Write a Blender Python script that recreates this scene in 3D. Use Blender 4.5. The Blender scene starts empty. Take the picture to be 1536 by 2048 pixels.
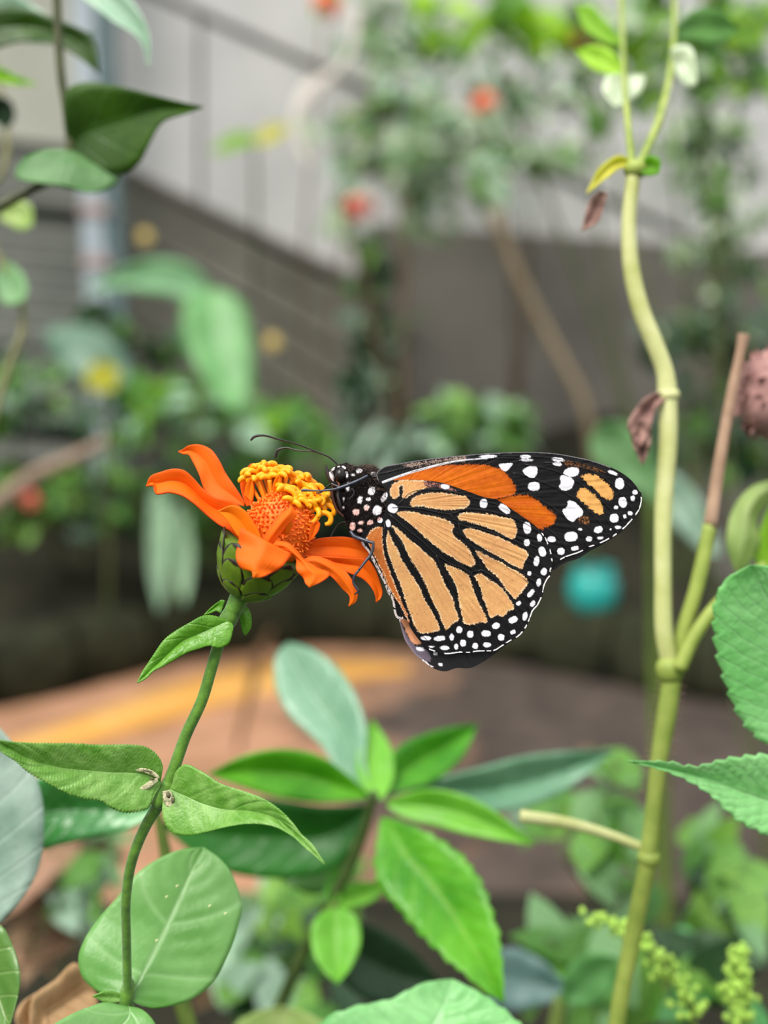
import bpy, bmesh, math, random
import numpy as np
from mathutils import Vector, Matrix

SC = bpy.context.scene
COL = SC.collection
random.seed(7)
RNG = np.random.default_rng(11)

# ------------------------------------------------------------------ camera
CAM_H = 0.70                      # height of the phone above the path
PITCH = math.radians(10.0)
F = 2144.0                        # focal length in pixels of the 1536 x 2048 frame
D0 = 0.20                         # distance to the butterfly
cam_data = bpy.data.cameras.new('camera')
cam = bpy.data.objects.new('camera', cam_data)
COL.objects.link(cam)
cam.location = (0, 0, CAM_H)
cam.rotation_euler = (math.radians(90) - PITCH, 0, 0)
cam_data.sensor_fit = 'VERTICAL'
cam_data.sensor_height = 36.0
cam_data.lens = 36.0 * F / 2048.0
cam_data.clip_start = 0.01
cam_data.clip_end = 60
cam_data.dof.use_dof = True
cam_data.dof.focus_distance = D0
cam_data.dof.aperture_fstop = 7.4
SC.camera = cam

# ------------------------------------------------------------------ sky, sun, exposure
world = bpy.data.worlds.new('overcast_sky')
SC.world = world
world.use_nodes = True
wn, wl = world.node_tree.nodes, world.node_tree.links
wn.clear()
w_out = wn.new('ShaderNodeOutputWorld')
w_bg = wn.new('ShaderNodeBackground')
w_tc = wn.new('ShaderNodeTexCoord')
w_sep = wn.new('ShaderNodeSeparateXYZ')
w_ramp = wn.new('ShaderNodeValToRGB')
w_map = wn.new('ShaderNodeMapRange')
w_map.inputs['From Min'].default_value = -1.0
wl.new(w_tc.outputs['Generated'], w_sep.inputs[0])
wl.new(w_sep.outputs['Z'], w_map.inputs['Value'])
wl.new(w_map.outputs[0], w_ramp.inputs[0])
e = w_ramp.color_ramp.elements
e[0].position, e[0].color = 0.0, (0.10, 0.11, 0.09, 1)
e[1].position, e[1].color = 1.0, (1.02, 1.03, 1.05, 1)
for p, c in ((0.47, (0.16, 0.17, 0.15, 1)), (0.56, (0.60, 0.61, 0.60, 1)), (0.75, (0.84, 0.86, 0.88, 1))):
    el = w_ramp.color_ramp.elements.new(p)
    el.color = c
wl.new(w_ramp.outputs[0], w_bg.inputs['Color'])
w_bg.inputs['Strength'].default_value = 1.0
wl.new(w_bg.outputs[0], w_out.inputs[0])

sun_data = bpy.data.lights.new('soft_sun', 'SUN')
sun_data.energy = 2.9
sun_data.angle = math.radians(35)
sun_data.color = (1.0, 0.96, 0.88)
sun = bpy.data.objects.new('soft_sun', sun_data)
COL.objects.link(sun)
sun.rotation_euler = Vector((0.5, 0.62, -1.1)).to_track_quat('-Z', 'Y').to_euler()

SC.view_settings.view_transform = 'Standard'
SC.view_settings.look = 'None'
SC.view_settings.gamma = 1.0
SC.view_settings.use_curve_mapping = False
SC.view_settings.exposure = 0.55
SC.cycles.use_denoising = True
SC.cycles.max_bounces = 8
SC.cycles.transparent_max_bounces = 8

# ------------------------------------------------------------------ helpers
CF = Vector((0, math.cos(PITCH), -math.sin(PITCH)))
CU = Vector((0, math.sin(PITCH), math.cos(PITCH)))
CR = Vector((1, 0, 0))
CAM = Vector((0, 0, CAM_H))
MM = 0.001


def P(x, y, d=D0):
    """world point seen at photo pixel (x, y) at distance d along the view axis"""
    x, y, d = float(x), float(y), float(d)
    return CAM + d * (CF + ((x - 768) / F) * CR - ((y - 1024) / F) * CU)


def Pn(xy, d):
    """the same for arrays"""
    xy = np.asarray(xy, float)
    d = np.broadcast_to(np.asarray(d, float), xy.shape[:-1])
    a = (xy[..., 0] - 768) / F * d
    b = -(xy[..., 1] - 1024) / F * d
    out = np.empty(xy.shape[:-1] + (3,))
    for k in range(3):
        out[..., k] = CAM[k] + CF[k] * d + CR[k] * a + CU[k] * b
    return out


def ground(x, y, z=0.0):
    """world point where the ray of a pixel meets the level z"""
    x, y = float(x), float(y)
    r = CF + ((x - 768) / F) * CR - ((y - 1024) / F) * CU
    return CAM + r * ((z - CAM_H) / r.z)


def lin(r, g, b):
    f = lambda c: c / 12.92 if c <= 0.04045 else ((c + 0.055) / 1.055) ** 2.4
    return (f(r / 255), f(g / 255), f(b / 255), 1.0)


ORIGIN = {}


def root(name, loc, label=None, cat=None, group=None):
    o = bpy.data.objects.new(name, None)
    o.empty_display_size = 0.01
    COL.objects.link(o)
    o.location = loc
    ORIGIN[o] = Vector(loc)
    if label:
        o['label'] = label
    if cat:
        o['category'] = cat
    if group:
        o['group'] = group
    return o


def tag(o, label, cat, group=None):
    o['label'] = label
    o['category'] = cat
    if group:
        o['group'] = group
    return o


def obj(name, verts, faces, mat, parent=None, smooth=True, uv=None, col=None, kind=None, label=None, solid=None):
    me = bpy.data.meshes.new(name)
    v = np.asarray(verts, float)
    o = bpy.data.objects.new(name, me)
    COL.objects.link(o)
    if parent is not None:
        org = ORIGIN[parent]
        o.parent = parent
        ORIGIN[o] = org
        v = v - np.array(org)
    me.from_pydata(v.tolist(), [], faces if isinstance(faces, list) else faces.tolist())
    if smooth:
        me.polygons.foreach_set('use_smooth', [True] * len(me.polygons))
    if mat is not None:
        me.materials.append(mat)
    if uv is not None:
        ul = me.uv_layers.new(name='UVMap')
        li = np.empty(len(me.loops), dtype=np.int32)
        me.loops.foreach_get('vertex_index', li)
        ul.data.foreach_set('uv', np.asarray(uv, np.float32)[li].ravel())
    if col is not None:
        ca = me.color_attributes.new('Col', 'FLOAT_COLOR', 'POINT')
        c = np.ones((len(v), 4), np.float32)
        c[:, :3] = col
        ca.data.foreach_set('color', c.ravel())
    if kind:
        o['kind'] = kind
    if label:
        o['label'] = label
    if solid:
        m = o.modifiers.new('thickness', 'SOLIDIFY')
        m.thickness = solid
        m.offset = 0
    me.update()
    return o


def spline(pts, per, closed=False):
    """smooth curve through pts (tangents weighted by segment length, so long segments do not overshoot)"""
    p = np.asarray(pts, float)
    if closed:
        p = np.vstack([p[-1], p, p[0], p[1]])
    h = np.linalg.norm(np.diff(p[:, :3], axis=0), axis=1) + 1e-9
    sl = np.diff(p, axis=0) / h[:, None]
    m = np.empty_like(p)
    m[1:-1] = (sl[:-1] * h[1:, None] + sl[1:] * h[:-1, None]) / (h[:-1] + h[1:])[:, None]
    m[0], m[-1] = sl[0], sl[-1]
    lo, hi = (1, len(p) - 2) if closed else (0, len(p) - 1)
    t = np.linspace(0, 1, per, endpoint=False)[:, None]
    a, b, c, d = 2 * t ** 3 - 3 * t ** 2 + 1, t ** 3 - 2 * t ** 2 + t, -2 * t ** 3 + 3 * t ** 2, t ** 3 - t ** 2
    out = [a * p[i] + b * h[i] * m[i] + c * p[i + 1] + d * h[i] * m[i + 1] for i in range(lo, hi)]
    return np.vstack(out + [p[hi][None]])


def crom(pts, n, closed=False):
    """the same, n samples even in length"""
    s = spline(pts, 12, closed)
    L = np.concatenate([[0], np.cumsum(np.linalg.norm(np.diff(s, axis=0), axis=1))])
    u = np.linspace(0, L[-1], n, endpoint=not closed)
    return np.stack([np.interp(u, L, s[:, k]) for k in range(s.shape[1])], 1)


def tube_geo(pts, rad, seg=10, cap=True):
    p = np.asarray(pts, float)
    n = len(p)
    rad = np.broadcast_to(np.asarray(rad, float), (n,))
    t = np.gradient(p, axis=0)
    t /= np.linalg.norm(t, axis=1)[:, None] + 1e-12
    ref = np.array([0, 0, 1.0]) if abs(t[0][2]) < 0.9 else np.array([1.0, 0, 0])
    a = np.cross(t[0], ref)
    a /= np.linalg.norm(a)
    V = []
    ang = np.linspace(0, 2 * math.pi, seg, endpoint=False)
    for i in range(n):
        a = a - t[i] * np.dot(a, t[i])
        a /= np.linalg.norm(a) + 1e-12
        b = np.cross(t[i], a)
        V.append(p[i] + rad[i] * (np.cos(ang)[:, None] * a + np.sin(ang)[:, None] * b))
    V = np.vstack(V)
    Fc = []
    for i in range(n - 1):
        for j in range(seg):
            k = (j + 1) % seg
            Fc.append([i * seg + j, i * seg + k, (i + 1) * seg + k, (i + 1) * seg + j])
    if cap:
        Fc.append(list(range(seg))[::-1])
        Fc.append([(n - 1) * seg + j for j in range(seg)])
    uv = np.stack([np.repeat(np.linspace(0, 1, n), seg), np.tile(np.linspace(0, 1, seg), n)], 1)
    return V, Fc, uv


def tube(name, pts, rad, mat, parent=None, seg=10, n=None, kind=None, label=None):
    if n:
        rr = np.broadcast_to(np.asarray(rad, float), (len(pts),))
        q = spline(np.hstack([np.asarray(pts, float), rr[:, None]]), max(3, round(n / max(1, len(pts) - 1))))
        pts, rad = q[:, :3], q[:, 3]
    V, Fc, uv = tube_geo(pts, rad, seg)
    return obj(name, V, Fc, mat, parent, uv=uv, kind=kind, label=label)


def ptube(name, px, rpx, mat, parent, d, seg=10, n=24, label=None):
    """tube through pixels px=[(x,y[,dd_mm])], radius in pixels, base distance d"""
    pts, rad = [], []
    rp = np.broadcast_to(np.asarray(rpx, float), (len(px),))
    for q, r in zip(px, rp):
        dd = d + (q[2] * MM if len(q) > 2 else 0)
        pts.append(P(q[0], q[1], dd)[:])
        rad.append(r * dd / F)
    return tube(name, pts, rad, mat, parent, seg, n, label=label)


class Geo:
    """collects pieces into one mesh"""
    def __init__(s):
        s.v, s.f, s.u, s.n = [], [], [], 0

    def add(s, V, Fc, uv=None):
        V = np.asarray(V, float)
        s.v.append(V)
        s.f += [[i + s.n for i in f] for f in Fc]
        s.u.append(np.zeros((len(V), 2)) if uv is None else uv)
        s.n += len(V)

    def build(s, name, mat, parent=None, **k):
        return obj(name, np.vstack(s.v), s.f, mat, parent, uv=np.vstack(s.u), **k)


def grid_faces(nu, nv):
    i = np.arange(nu - 1)[:, None] * nv + np.arange(nv - 1)[None, :]
    i = i.ravel()
    return np.stack([i, i + 1, i + nv + 1, i + nv], 1).tolist()


def patch(name, Le, Re, mat, parent, d0, d1=None, mid=None, nu=28, nv=9, bulge=0.0, fold=0.0, serr=0, samp=0.0,
          wave=0.0, dl=0.0, dr=0.0, dmid=0.0, tf=(0, 0, 1), solid=0.00025, vein=0.0, nvein=9, label=None):
    """surface between two traced edges (pixels of the photo), base first, tip last.
    d0, d1 distance at base and tip; dl, dr extra distance of each edge (mm); fold: the midrib lies deeper (mm);
    bulge: the blade swells towards the camera (mm); serr teeth of samp pixels"""
    zx, zy, zs = tf
    conv = lambda q: np.asarray(q, float) / zs + np.array([zx, zy])
    if serr:
        nu = max(nu, serr * 4 + 1)
    L, R = crom(conv(Le), nu), crom(conv(Re), nu)
    M = crom(conv(mid), nu) if mid is not None else (L + R) / 2
    if serr:
        t = np.linspace(0, 1, nu)
        saw = ((t * serr) % 1.0) - 0.5
        for E, s in ((L, 1), (R, -1)):
            out = E - M
            out /= np.linalg.norm(out, axis=1)[:, None] + 1e-6
            E += out * (saw * samp * np.minimum(1, 4 * (1 - t)) * np.minimum(1, 6 * t))[:, None]
    d1 = d0 if d1 is None else d1
    t = np.linspace(0, 1, nu)
    dm = d0 + (d1 - d0) * t + dmid * MM * np.sin(math.pi * t)
    s = np.linspace(-1, 1, nv)
    xy = np.empty((nu, nv, 2))
    dd = np.empty((nu, nv))
    env = np.sin(math.pi * np.clip(t, 0.02, 0.98)) ** 0.6
    for j, q in enumerate(s):
        E = L if q < 0 else R
        w = abs(q)
        xy[:, j] = M * (1 - w) + E * w
        de = (dl if q < 0 else dr) * MM
        dd[:, j] = dm + de * env * w + env * MM * (fold * (1 - w) ** 1.5 - bulge * (1 - w * w))
        if wave:
            dd[:, j] += wave * MM * env * w * np.sin(t * 17 + (0 if q < 0 else 2)) * 0.5
        if vein:
            dd[:, j] -= vein * MM * env * np.sin(math.pi * w) * np.cos(2 * math.pi * (t * nvein - w * 0.9 * nvein * 0.25))
    V = Pn(xy, dd).reshape(-1, 3)
    uv = np.stack([np.repeat(t, nv), np.tile((s + 1) / 2, nu)], 1)
    return obj(name, V, grid_faces(nu, nv), mat, parent, uv=uv, solid=solid, label=label)


# ------------------------------------------------------------------ materials
def nodes_of(name):
    m = bpy.data.materials.new(name)
    m.use_nodes = True
    n, l = m.node_tree.nodes, m.node_tree.links
    n.clear()
    out = n.new('ShaderNodeOutputMaterial')
    return m, n, l, out


def mixc(n, l, fac, a, b, mode='MIX'):
    x = n.new('ShaderNodeMix')
    x.data_type = 'RGBA'
    x.blend_type = mode
    for sock, val in ((x.inputs[0], fac), (x.inputs[6], a), (x.inputs[7], b)):
        if hasattr(val, 'links') or isinstance(val, bpy.types.NodeSocket):
            l.new(val, sock)
        else:
            sock.default_value = val
    return x.outputs[2]


def math_n(n, l, op, a, b=None, clamp=False):
    x = n.new('ShaderNodeMath')
    x.operation = op
    x.use_clamp = clamp
    for i, val in enumerate((a, b)):
        if val is None:
            continue
        if isinstance(val, bpy.types.NodeSocket):
            l.new(val, x.inputs[i])
        else:
            x.inputs[i].default_value = val
    return x.outputs[0]


def noise(n, l, scale, detail=3, vec=None, rough=0.55):
    x = n.new('ShaderNodeTexNoise')
    x.inputs['Scale'].default_value = scale
    x.inputs['Detail'].default_value = detail
    x.inputs['Roughness'].default_value = rough
    if vec is not None:
        l.new(vec, x.inputs['Vector'])
    return x.outputs['Fac']


def ramp(n, l, fac, stops):
    x = n.new('ShaderNodeValToRGB')
    el = x.color_ramp.elements
    el[0].position, el[0].color = stops[0]
    el[1].position, el[1].color = stops[-1]
    for p, c in stops[1:-1]:
        k = el.new(p)
        k.color = c
    l.new(fac, x.inputs[0])
    return x.outputs[0]


def principled(n, l, color, rough=0.5, spec=0.5, sheen=0.0, coat=0.0, normal=None):
    b = n.new('ShaderNodeBsdfPrincipled')
    if isinstance(color, bpy.types.NodeSocket):
        l.new(color, b.inputs['Base Color'])
    else:
        b.inputs['Base Color'].default_value = color
    if isinstance(rough, bpy.types.NodeSocket):
        l.new(rough, b.inputs['Roughness'])
    else:
        b.inputs['Roughness'].default_value = rough
    b.inputs['Specular IOR Level'].default_value = spec
    b.inputs['Sheen Weight'].default_value = sheen
    b.inputs['Coat Weight'].default_value = coat
    if normal is not None:
        l.new(normal, b.inputs['Normal'])
    return b


def bump(n, l, h, strength, dist):
    x = n.new('ShaderNodeBump')
    x.inputs['Strength'].default_value = strength
    x.inputs['Distance'].default_value = dist
    l.new(h, x.inputs['Height'])
    return x.outputs[0]


def leaf_mat(name, c1, c2, vein=None, rough=0.4, spec=0.5, trans=0.3, nv=8, nscale=60, rnd=0.25, veinw=0.5, tcol=None, bscale=0.0006, spots=None):
    """leaf blade: mottled green, paler midrib and side veins (uv: u along, v across), light through it"""
    m, n, l, out = nodes_of(name)
    uvn = n.new('ShaderNodeUVMap')
    sep = n.new('ShaderNodeSeparateXYZ')
    l.new(uvn.outputs[0], sep.inputs[0])
    u, v = sep.outputs['X'], sep.outputs['Y']
    tc = n.new('ShaderNodeTexCoord')
    nz = noise(n, l, nscale, 4, tc.outputs['Object'])
    base = mixc(n, l, ramp(n, l, nz, [(0.35, (0, 0, 0, 1)), (0.65, (1, 1, 1, 1))]), c1, c2)
    w = math_n(n, l, 'ABSOLUTE', math_n(n, l, 'SUBTRACT', math_n(n, l, 'MULTIPLY', v, 2.0), 1.0))
    midrib = math_n(n, l, 'SUBTRACT', 1.0, math_n(n, l, 'MULTIPLY', w, 16.0), True)
    ph = math_n(n, l, 'MULTIPLY', math_n(n, l, 'SUBTRACT', u, math_n(n, l, 'MULTIPLY', w, 0.22)), float(nv))
    fr = math_n(n, l, 'ABSOLUTE', math_n(n, l, 'SUBTRACT', math_n(n, l, 'FRACT', ph), 0.5))
    side = math_n(n, l, 'SUBTRACT', 1.0, math_n(n, l, 'MULTIPLY', fr, 12.0), True)
    side = math_n(n, l, 'MULTIPLY', side, 0.55)
    vf = math_n(n, l, 'MAXIMUM', midrib, side)
    if vein is not None:
        base = mixc(n, l, math_n(n, l, 'MULTIPLY', vf, veinw), base, vein)
    if spots is not None:
        vo = n.new('ShaderNodeTexNoise')
        vo.inputs['Scale'].default_value = spots[1]
        l.new(tc.outputs['Object'], vo.inputs['Vector'])
        base = mixc(n, l, ramp(n, l, vo.outputs['Fac'], [(0.60, (0, 0, 0, 1)), (0.68, (1, 1, 1, 1))]), base, spots[0])
    oi = n.new('ShaderNodeObjectInfo')
    hsv = n.new('ShaderNodeHueSaturation')
    l.new(base, hsv.inputs['Color'])
    l.new(math_n(n, l, 'ADD', math_n(n, l, 'MULTIPLY', oi.outputs['Random'], rnd * 2), 1.0 - rnd), hsv.inputs['Value'])
    l.new(math_n(n, l, 'ADD', math_n(n, l, 'MULTIPLY', oi.outputs['Random'], rnd * -0.12), 0.5 + rnd * 0.06), hsv.inputs['Hue'])
    colr = hsv.outputs[0]
    hgt = math_n(n, l, 'ADD', math_n(n, l, 'MULTIPLY', vf, -0.8), noise(n, l, nscale * 6, 3, tc.outputs['Object']))
    bs = principled(n, l, colr, rough, spec, normal=bump(n, l, hgt, 0.5, bscale))
    tr = n.new('ShaderNodeBsdfTranslucent')
    l.new(mixc(n, l, 0.6, colr, tcol if tcol else (c2[0] * 1.2 + 0.02, c2[1] * 1.5 + 0.03, c2[2] * 0.4, 1)), tr.inputs['Color'])
    mx = n.new('ShaderNodeMixShader')
    mx.inputs[0].default_value = trans
    l.new(bs.outputs[0], mx.inputs[1])
    l.new(tr.outputs[0], mx.inputs[2])
    l.new(mx.outputs[0], out.inputs[0])
    return m


def plain_mat(name, c1, c2=None, rough=0.5, spec=0.5, nscale=50, coat=0.0, sheen=0.0, bstr=0.0, bdist=0.001, space='Object', stretch=None, rnd=0.0):
    m, n, l, out = nodes_of(name)
    col = c1
    tc = n.new('ShaderNodeTexCoord')
    vec = tc.outputs[space]
    if stretch:
        mp = n.new('ShaderNodeMapping')
        mp.inputs['Scale'].default_value = stretch
        l.new(vec, mp.inputs[0])
        vec = mp.outputs[0]
    nz = noise(n, l, nscale, 5, vec, 0.6)
    if c2 is not None:
        col = mixc(n, l, ramp(n, l, nz, [(0.3, (0, 0, 0, 1)), (0.7, (1, 1, 1, 1))]), c1, c2)
    if rnd:
        oi = n.new('ShaderNodeObjectInfo')
        hsv = n.new('ShaderNodeHueSaturation')
        if isinstance(col, bpy.types.NodeSocket):
            l.new(col, hsv.inputs['Color'])
        else:
            hsv.inputs['Color'].default_value = col
        l.new(math_n(n, l, 'ADD', math_n(n, l, 'MULTIPLY', oi.outputs['Random'], rnd * 2), 1.0 - rnd), hsv.inputs['Value'])
        col = hsv.outputs[0]
    b = principled(n, l, col, rough, spec, sheen, coat, bump(n, l, nz, bstr, bdist) if bstr else None)
    l.new(b.outputs[0], out.inputs[0])
    return m


def attr_mat(name, rough=0.5, spec=0.4, sheen=0.0, bscale=0.0, bs=3000, trans=0.0):
    m, n, l, out = nodes_of(name)
    a = n.new('ShaderNodeAttribute')
    a.attribute_name = 'Col'
    tc = n.new('ShaderNodeTexCoord')
    nz = noise(n, l, bs, 3, tc.outputs['Object'])
    b = principled(n, l, a.outputs['Color'], rough, spec, sheen, normal=bump(n, l, nz, 0.6, bscale) if bscale else None)
    if trans:
        tr = n.new('ShaderNodeBsdfTranslucent')
        l.new(a.outputs['Color'], tr.inputs['Color'])
        mx = n.new('ShaderNodeMixShader')
        mx.inputs[0].default_value = trans
        l.new(b.outputs[0], mx.inputs[1])
        l.new(tr.outputs[0], mx.inputs[2])
        l.new(mx.outputs[0], out.inputs[0])
    else:
        l.new(b.outputs[0], out.inputs[0])
    return m


def petal_mat(name, c_in, c_mid, c_edge, trans=0.25, under=None):
    m, n, l, out = nodes_of(name)
    uvn = n.new('ShaderNodeUVMap')
    sep = n.new('ShaderNodeSeparateXYZ')
    l.new(uvn.outputs[0], sep.inputs[0])
    w = math_n(n, l, 'ABSOLUTE', math_n(n, l, 'SUBTRACT', math_n(n, l, 'MULTIPLY', sep.outputs['Y'], 2.0), 1.0))
    mp = n.new('ShaderNodeMapping')
    mp.inputs['Scale'].default_value = (2.0, 26.0, 1)
    l.new(uvn.outputs[0], mp.inputs[0])
    st = noise(n, l, 1.0, 3, mp.outputs[0])
    c = mixc(n, l, sep.outputs['X'], c_in, c_mid)
    c = mixc(n, l, math_n(n, l, 'MULTIPLY', math_n(n, l, 'POWER', w, 5.0), 0.8), c, c_edge)
    c = mixc(n, l, math_n(n, l, 'MULTIPLY', st, 0.45), c, c_edge)
    b = principled(n, l, c, 0.55, 0.25, normal=bump(n, l, st, 0.35, 0.0004))
    tr = n.new('ShaderNodeBsdfTranslucent')
    l.new(c, tr.inputs['Color'])
    mx = n.new('ShaderNodeMixShader')
    mx.inputs[0].default_value = trans
    l.new(b.outputs[0], mx.inputs[1])
    l.new(tr.outputs[0], mx.inputs[2])
    l.new(mx.outputs[0], out.inputs[0])
    return m


# ------------------------------------------------------------------ the setting
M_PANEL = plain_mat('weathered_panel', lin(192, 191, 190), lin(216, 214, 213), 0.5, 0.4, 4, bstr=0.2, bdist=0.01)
M_PLANK = plain_mat('shaded_plank', lin(108, 106, 96), lin(136, 132, 122), 0.7, 0.3, 5, bstr=0.3, bdist=0.01)  # plank grey with the shade of the lower wall mixed in
M_LOW = plain_mat('shaded_panel', lin(104, 100, 94), lin(128, 122, 114), 0.75, 0.3, 4, bstr=0.3, bdist=0.01)  # panel colour darkened to stand for shade low on the wall
M_GAP = plain_mat('dark_joint', lin(48, 50, 48), lin(66, 68, 64), 0.8, 0.2, 6)
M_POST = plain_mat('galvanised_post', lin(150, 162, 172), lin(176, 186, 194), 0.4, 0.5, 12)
M_POSTDARK = plain_mat('dark_post_side', lin(88, 108, 112), lin(104, 122, 124), 0.5, 0.4, 12)  # darker blue grey for the right half of the post
M_RUST = plain_mat('post_band', lin(150, 128, 122), lin(170, 150, 144), 0.6, 0.3, 30)
M_PATH = plain_mat('path_earth', lin(70, 63, 58), lin(122, 98, 82), 0.9, 0.2, 3.2, bstr=0.4, bdist=0.01)
M_PATH.name = 'path_earth_base'


def path_material():
    m, n, l, out = nodes_of('path_earth')
    tc = n.new('ShaderNodeTexCoord')
    sp = n.new('ShaderNodeSeparateXYZ')
    l.new(tc.outputs['Object'], sp.inputs[0])
    n1 = noise(n, l, 2.6, 5, tc.outputs['Object'], .6)
    n2 = noise(n, l, 9, 4, tc.outputs['Object'], .6)
    dry = mixc(n, l, ramp(n, l, n2, [(0.35, (0, 0, 0, 1)), (0.65, (1, 1, 1, 1))]), lin(142, 106, 80), lin(170, 128, 102))  # paler earth tone on the left
    dark_earth = mixc(n, l, ramp(n, l, n2, [(0.35, (0, 0, 0, 1)), (0.7, (1, 1, 1, 1))]), lin(54, 48, 44), lin(84, 73, 66))  # darker earth tone, growing towards the right
    k = math_n(n, l, 'ADD', math_n(n, l, 'MULTIPLY', sp.outputs['X'], 1.1), math_n(n, l, 'MULTIPLY', math_n(n, l, 'SUBTRACT', n1, .5), 1.6))
    f = ramp(n, l, math_n(n, l, 'ADD', k, .5), [(0.28, (0, 0, 0, 1)), (0.62, (1, 1, 1, 1))])
    b = principled(n, l, mixc(n, l, f, dry, dark_earth), .9, .2, normal=bump(n, l, n2, .4, .01))
    l.new(b.outputs[0], out.inputs[0])
    return m


M_PATH = path_material()
M_EDGE = plain_mat('ochre_edging', lin(190, 136, 58), lin(200, 156, 94), 0.9, 0.2, 7, bstr=0.4, bdist=0.01)
M_MOSS = plain_mat('mossy_stone', lin(26, 28, 22), lin(58, 60, 42), 0.95, 0.1, 9, bstr=0.8, bdist=0.03)
M_SOIL = plain_mat('bed_soil', lin(28, 29, 23), lin(50, 48, 38), 0.95, 0.1, 14, bstr=0.8, bdist=0.03)

WA, WB = P(200, 646, 2.75), P(1600, 646, 3.6)
WDIR = Vector((WB.x - WA.x, WB.y - WA.y, 0)).normalized()
WN = Vector((WDIR.y, -WDIR.x, 0))          # towards the camera


def wallpt(x, y, off=0.0):
    x, y = float(x), float(y)
    r = CF + ((x - 768) / F) * CR - ((y - 1024) / F) * CU
    t = (WA - CAM).dot(WN) / r.dot(WN)
    return CAM + r * t + WN * off


def slab(name, corners, off, thick, mat, parent=None, fn=wallpt, nrm=None, **k):
    nrm = nrm or WN
    a = [fn(x, y, off) for x, y in corners]
    b = [p - nrm * thick for p in a]
    n = len(a)
    c = sum(a, Vector()) / n
    V = [p for p in a] + b
    Fc = [list(range(n)), list(range(n, 2 * n))[::-1]] + [[i, n + i, n + (i + 1) % n, (i + 1) % n] for i in range(n)]
    return obj(name, [tuple(p) for p in V], Fc, mat, parent, smooth=False, **k)


wb = root('wall_back', wallpt(900, 1150))
wb['kind'] = 'structure'
slab('backing', [(225, -160), (1800, -160), (1800, 1330), (225, 1330)], -0.05, 0.04, M_GAP, wb)
sl = 0.455
upA = lambda x: 0 + (x - 335) * sl            # upper joint
loB = lambda x: 345 + (x - 262) * 0.475       # ledge
slab('panel', [(345 - 330, -150), (1790, -150), (1790, upA(1790) - 8), (345, upA(345) - 8)], 0.012, 0.05, M_PANEL, wb)
slab('panel', [(232, upA(232) + 8), (396, upA(396) + 8), (396, loB(396) - 8), (232, loB(232) - 8)], 0.0, 0.05, M_PANEL, wb)
slab('panel', [(406, upA(406) + 8), (1100, upA(1100) + 8), (1100, loB(1100) - 8), (406, loB(406) - 8)], 0.0, 0.05, M_PANEL, wb)
slab('panel', [(1108, upA(1108) + 8), (1790, upA(1790) + 8), (1790, loB(1790) - 8), (1108, loB(1108) - 8)], 0.0, 0.05, M_PANEL, wb)
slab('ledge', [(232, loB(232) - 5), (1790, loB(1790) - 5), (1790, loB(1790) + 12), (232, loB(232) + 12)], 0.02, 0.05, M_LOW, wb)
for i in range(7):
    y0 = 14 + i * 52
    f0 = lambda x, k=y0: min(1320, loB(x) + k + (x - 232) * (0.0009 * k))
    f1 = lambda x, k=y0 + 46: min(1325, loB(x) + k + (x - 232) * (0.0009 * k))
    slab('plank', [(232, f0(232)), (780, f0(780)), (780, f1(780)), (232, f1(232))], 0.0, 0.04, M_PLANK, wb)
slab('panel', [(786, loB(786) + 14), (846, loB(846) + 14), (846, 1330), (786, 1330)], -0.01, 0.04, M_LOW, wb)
slab('panel', [(738, 448), (1788, 520), (1788, 1330), (738, 1330)], 0.045, 0.06, M_LOW, wb)  # added dark slab, painted shade below the lantana
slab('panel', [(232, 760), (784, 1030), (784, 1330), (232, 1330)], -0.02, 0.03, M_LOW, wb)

# left wall of boards, running towards the camera from the post
LA = wallpt(205, 500)
LDIR = Vector((-1, -0.12, 0)).normalized()
LN = Vector((-LDIR.y, LDIR.x, 0))
if LN.y > 0:
    LN = -LN


def leftpt(x, y, off=0.0):
    x, y = float(x), float(y)
    r = CF + ((x - 768) / F) * CR - ((y - 1024) / F) * CU
    t = (LA - CAM).dot(LN) / r.dot(LN)
    return CAM + r * t + LN * off


wl_ = root('wall_left', leftpt(60, 1150))
wl_['kind'] = 'structure'
M_LEFT = plain_mat('pale_left_panel', lin(158, 160, 148), lin(178, 178, 166), 0.6, 0.3, 5)
slab('panel', [(-1300, -160), (196, -160), (196, 300), (-1300, 130)], 0.0, 0.05, M_LEFT, wl_, leftpt, LN)
slab('backing', [(-1300, -160), (215, -160), (215, 1340), (-1300, 1340)], -0.05, 0.03, M_GAP, wl_, leftpt, LN)
M_LPLANK = plain_mat('left_board', lin(104, 108, 102), lin(130, 132, 124), 0.7, 0.3, 6, rnd=0.12)
ys = [318, 352, 388, 456, 492, 528, 564, 600, 636, 672, 720, 770, 830, 900, 980]
for a, b in zip(ys[:-1], ys[1:]):
    h = min(b - a, 36) - 5 if a != 388 else 34
    slab('plank', [(-1300, a - 130), (196, a), (196, a + h), (-1300, a + h - 130)], 0.0, 0.03, M_LPLANK, wl_, leftpt, LN)

# the post where the two walls meet
po = root('metal_post', wallpt(205, 1150, 0.1), 'grey square metal post standing where the two board walls meet', 'post')
pc = wallpt(205, 646, 0.10)
wpx = 2.65 / F


def box(name, lo, hi, mat, parent, bev=0.0):
    bm = bmesh.new()
    bmesh.ops.create_cube(bm, size=1)
    for v in bm.verts:
        v.co = Vector([lo[k] + (v.co[k] + 0.5) * (hi[k] - lo[k]) for k in range(3)])
    if bev:
        bmesh.ops.bevel(bm, geom=bm.edges[:], offset=bev, segments=2, affect='EDGES')
    V = [v.co[:] for v in bm.verts]
    bm.verts.index_update()
    Fc = [[v.index for v in f.verts] for f in bm.faces]
    bm.free()
    return obj(name, V, Fc, mat, parent, smooth=False)


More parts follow.
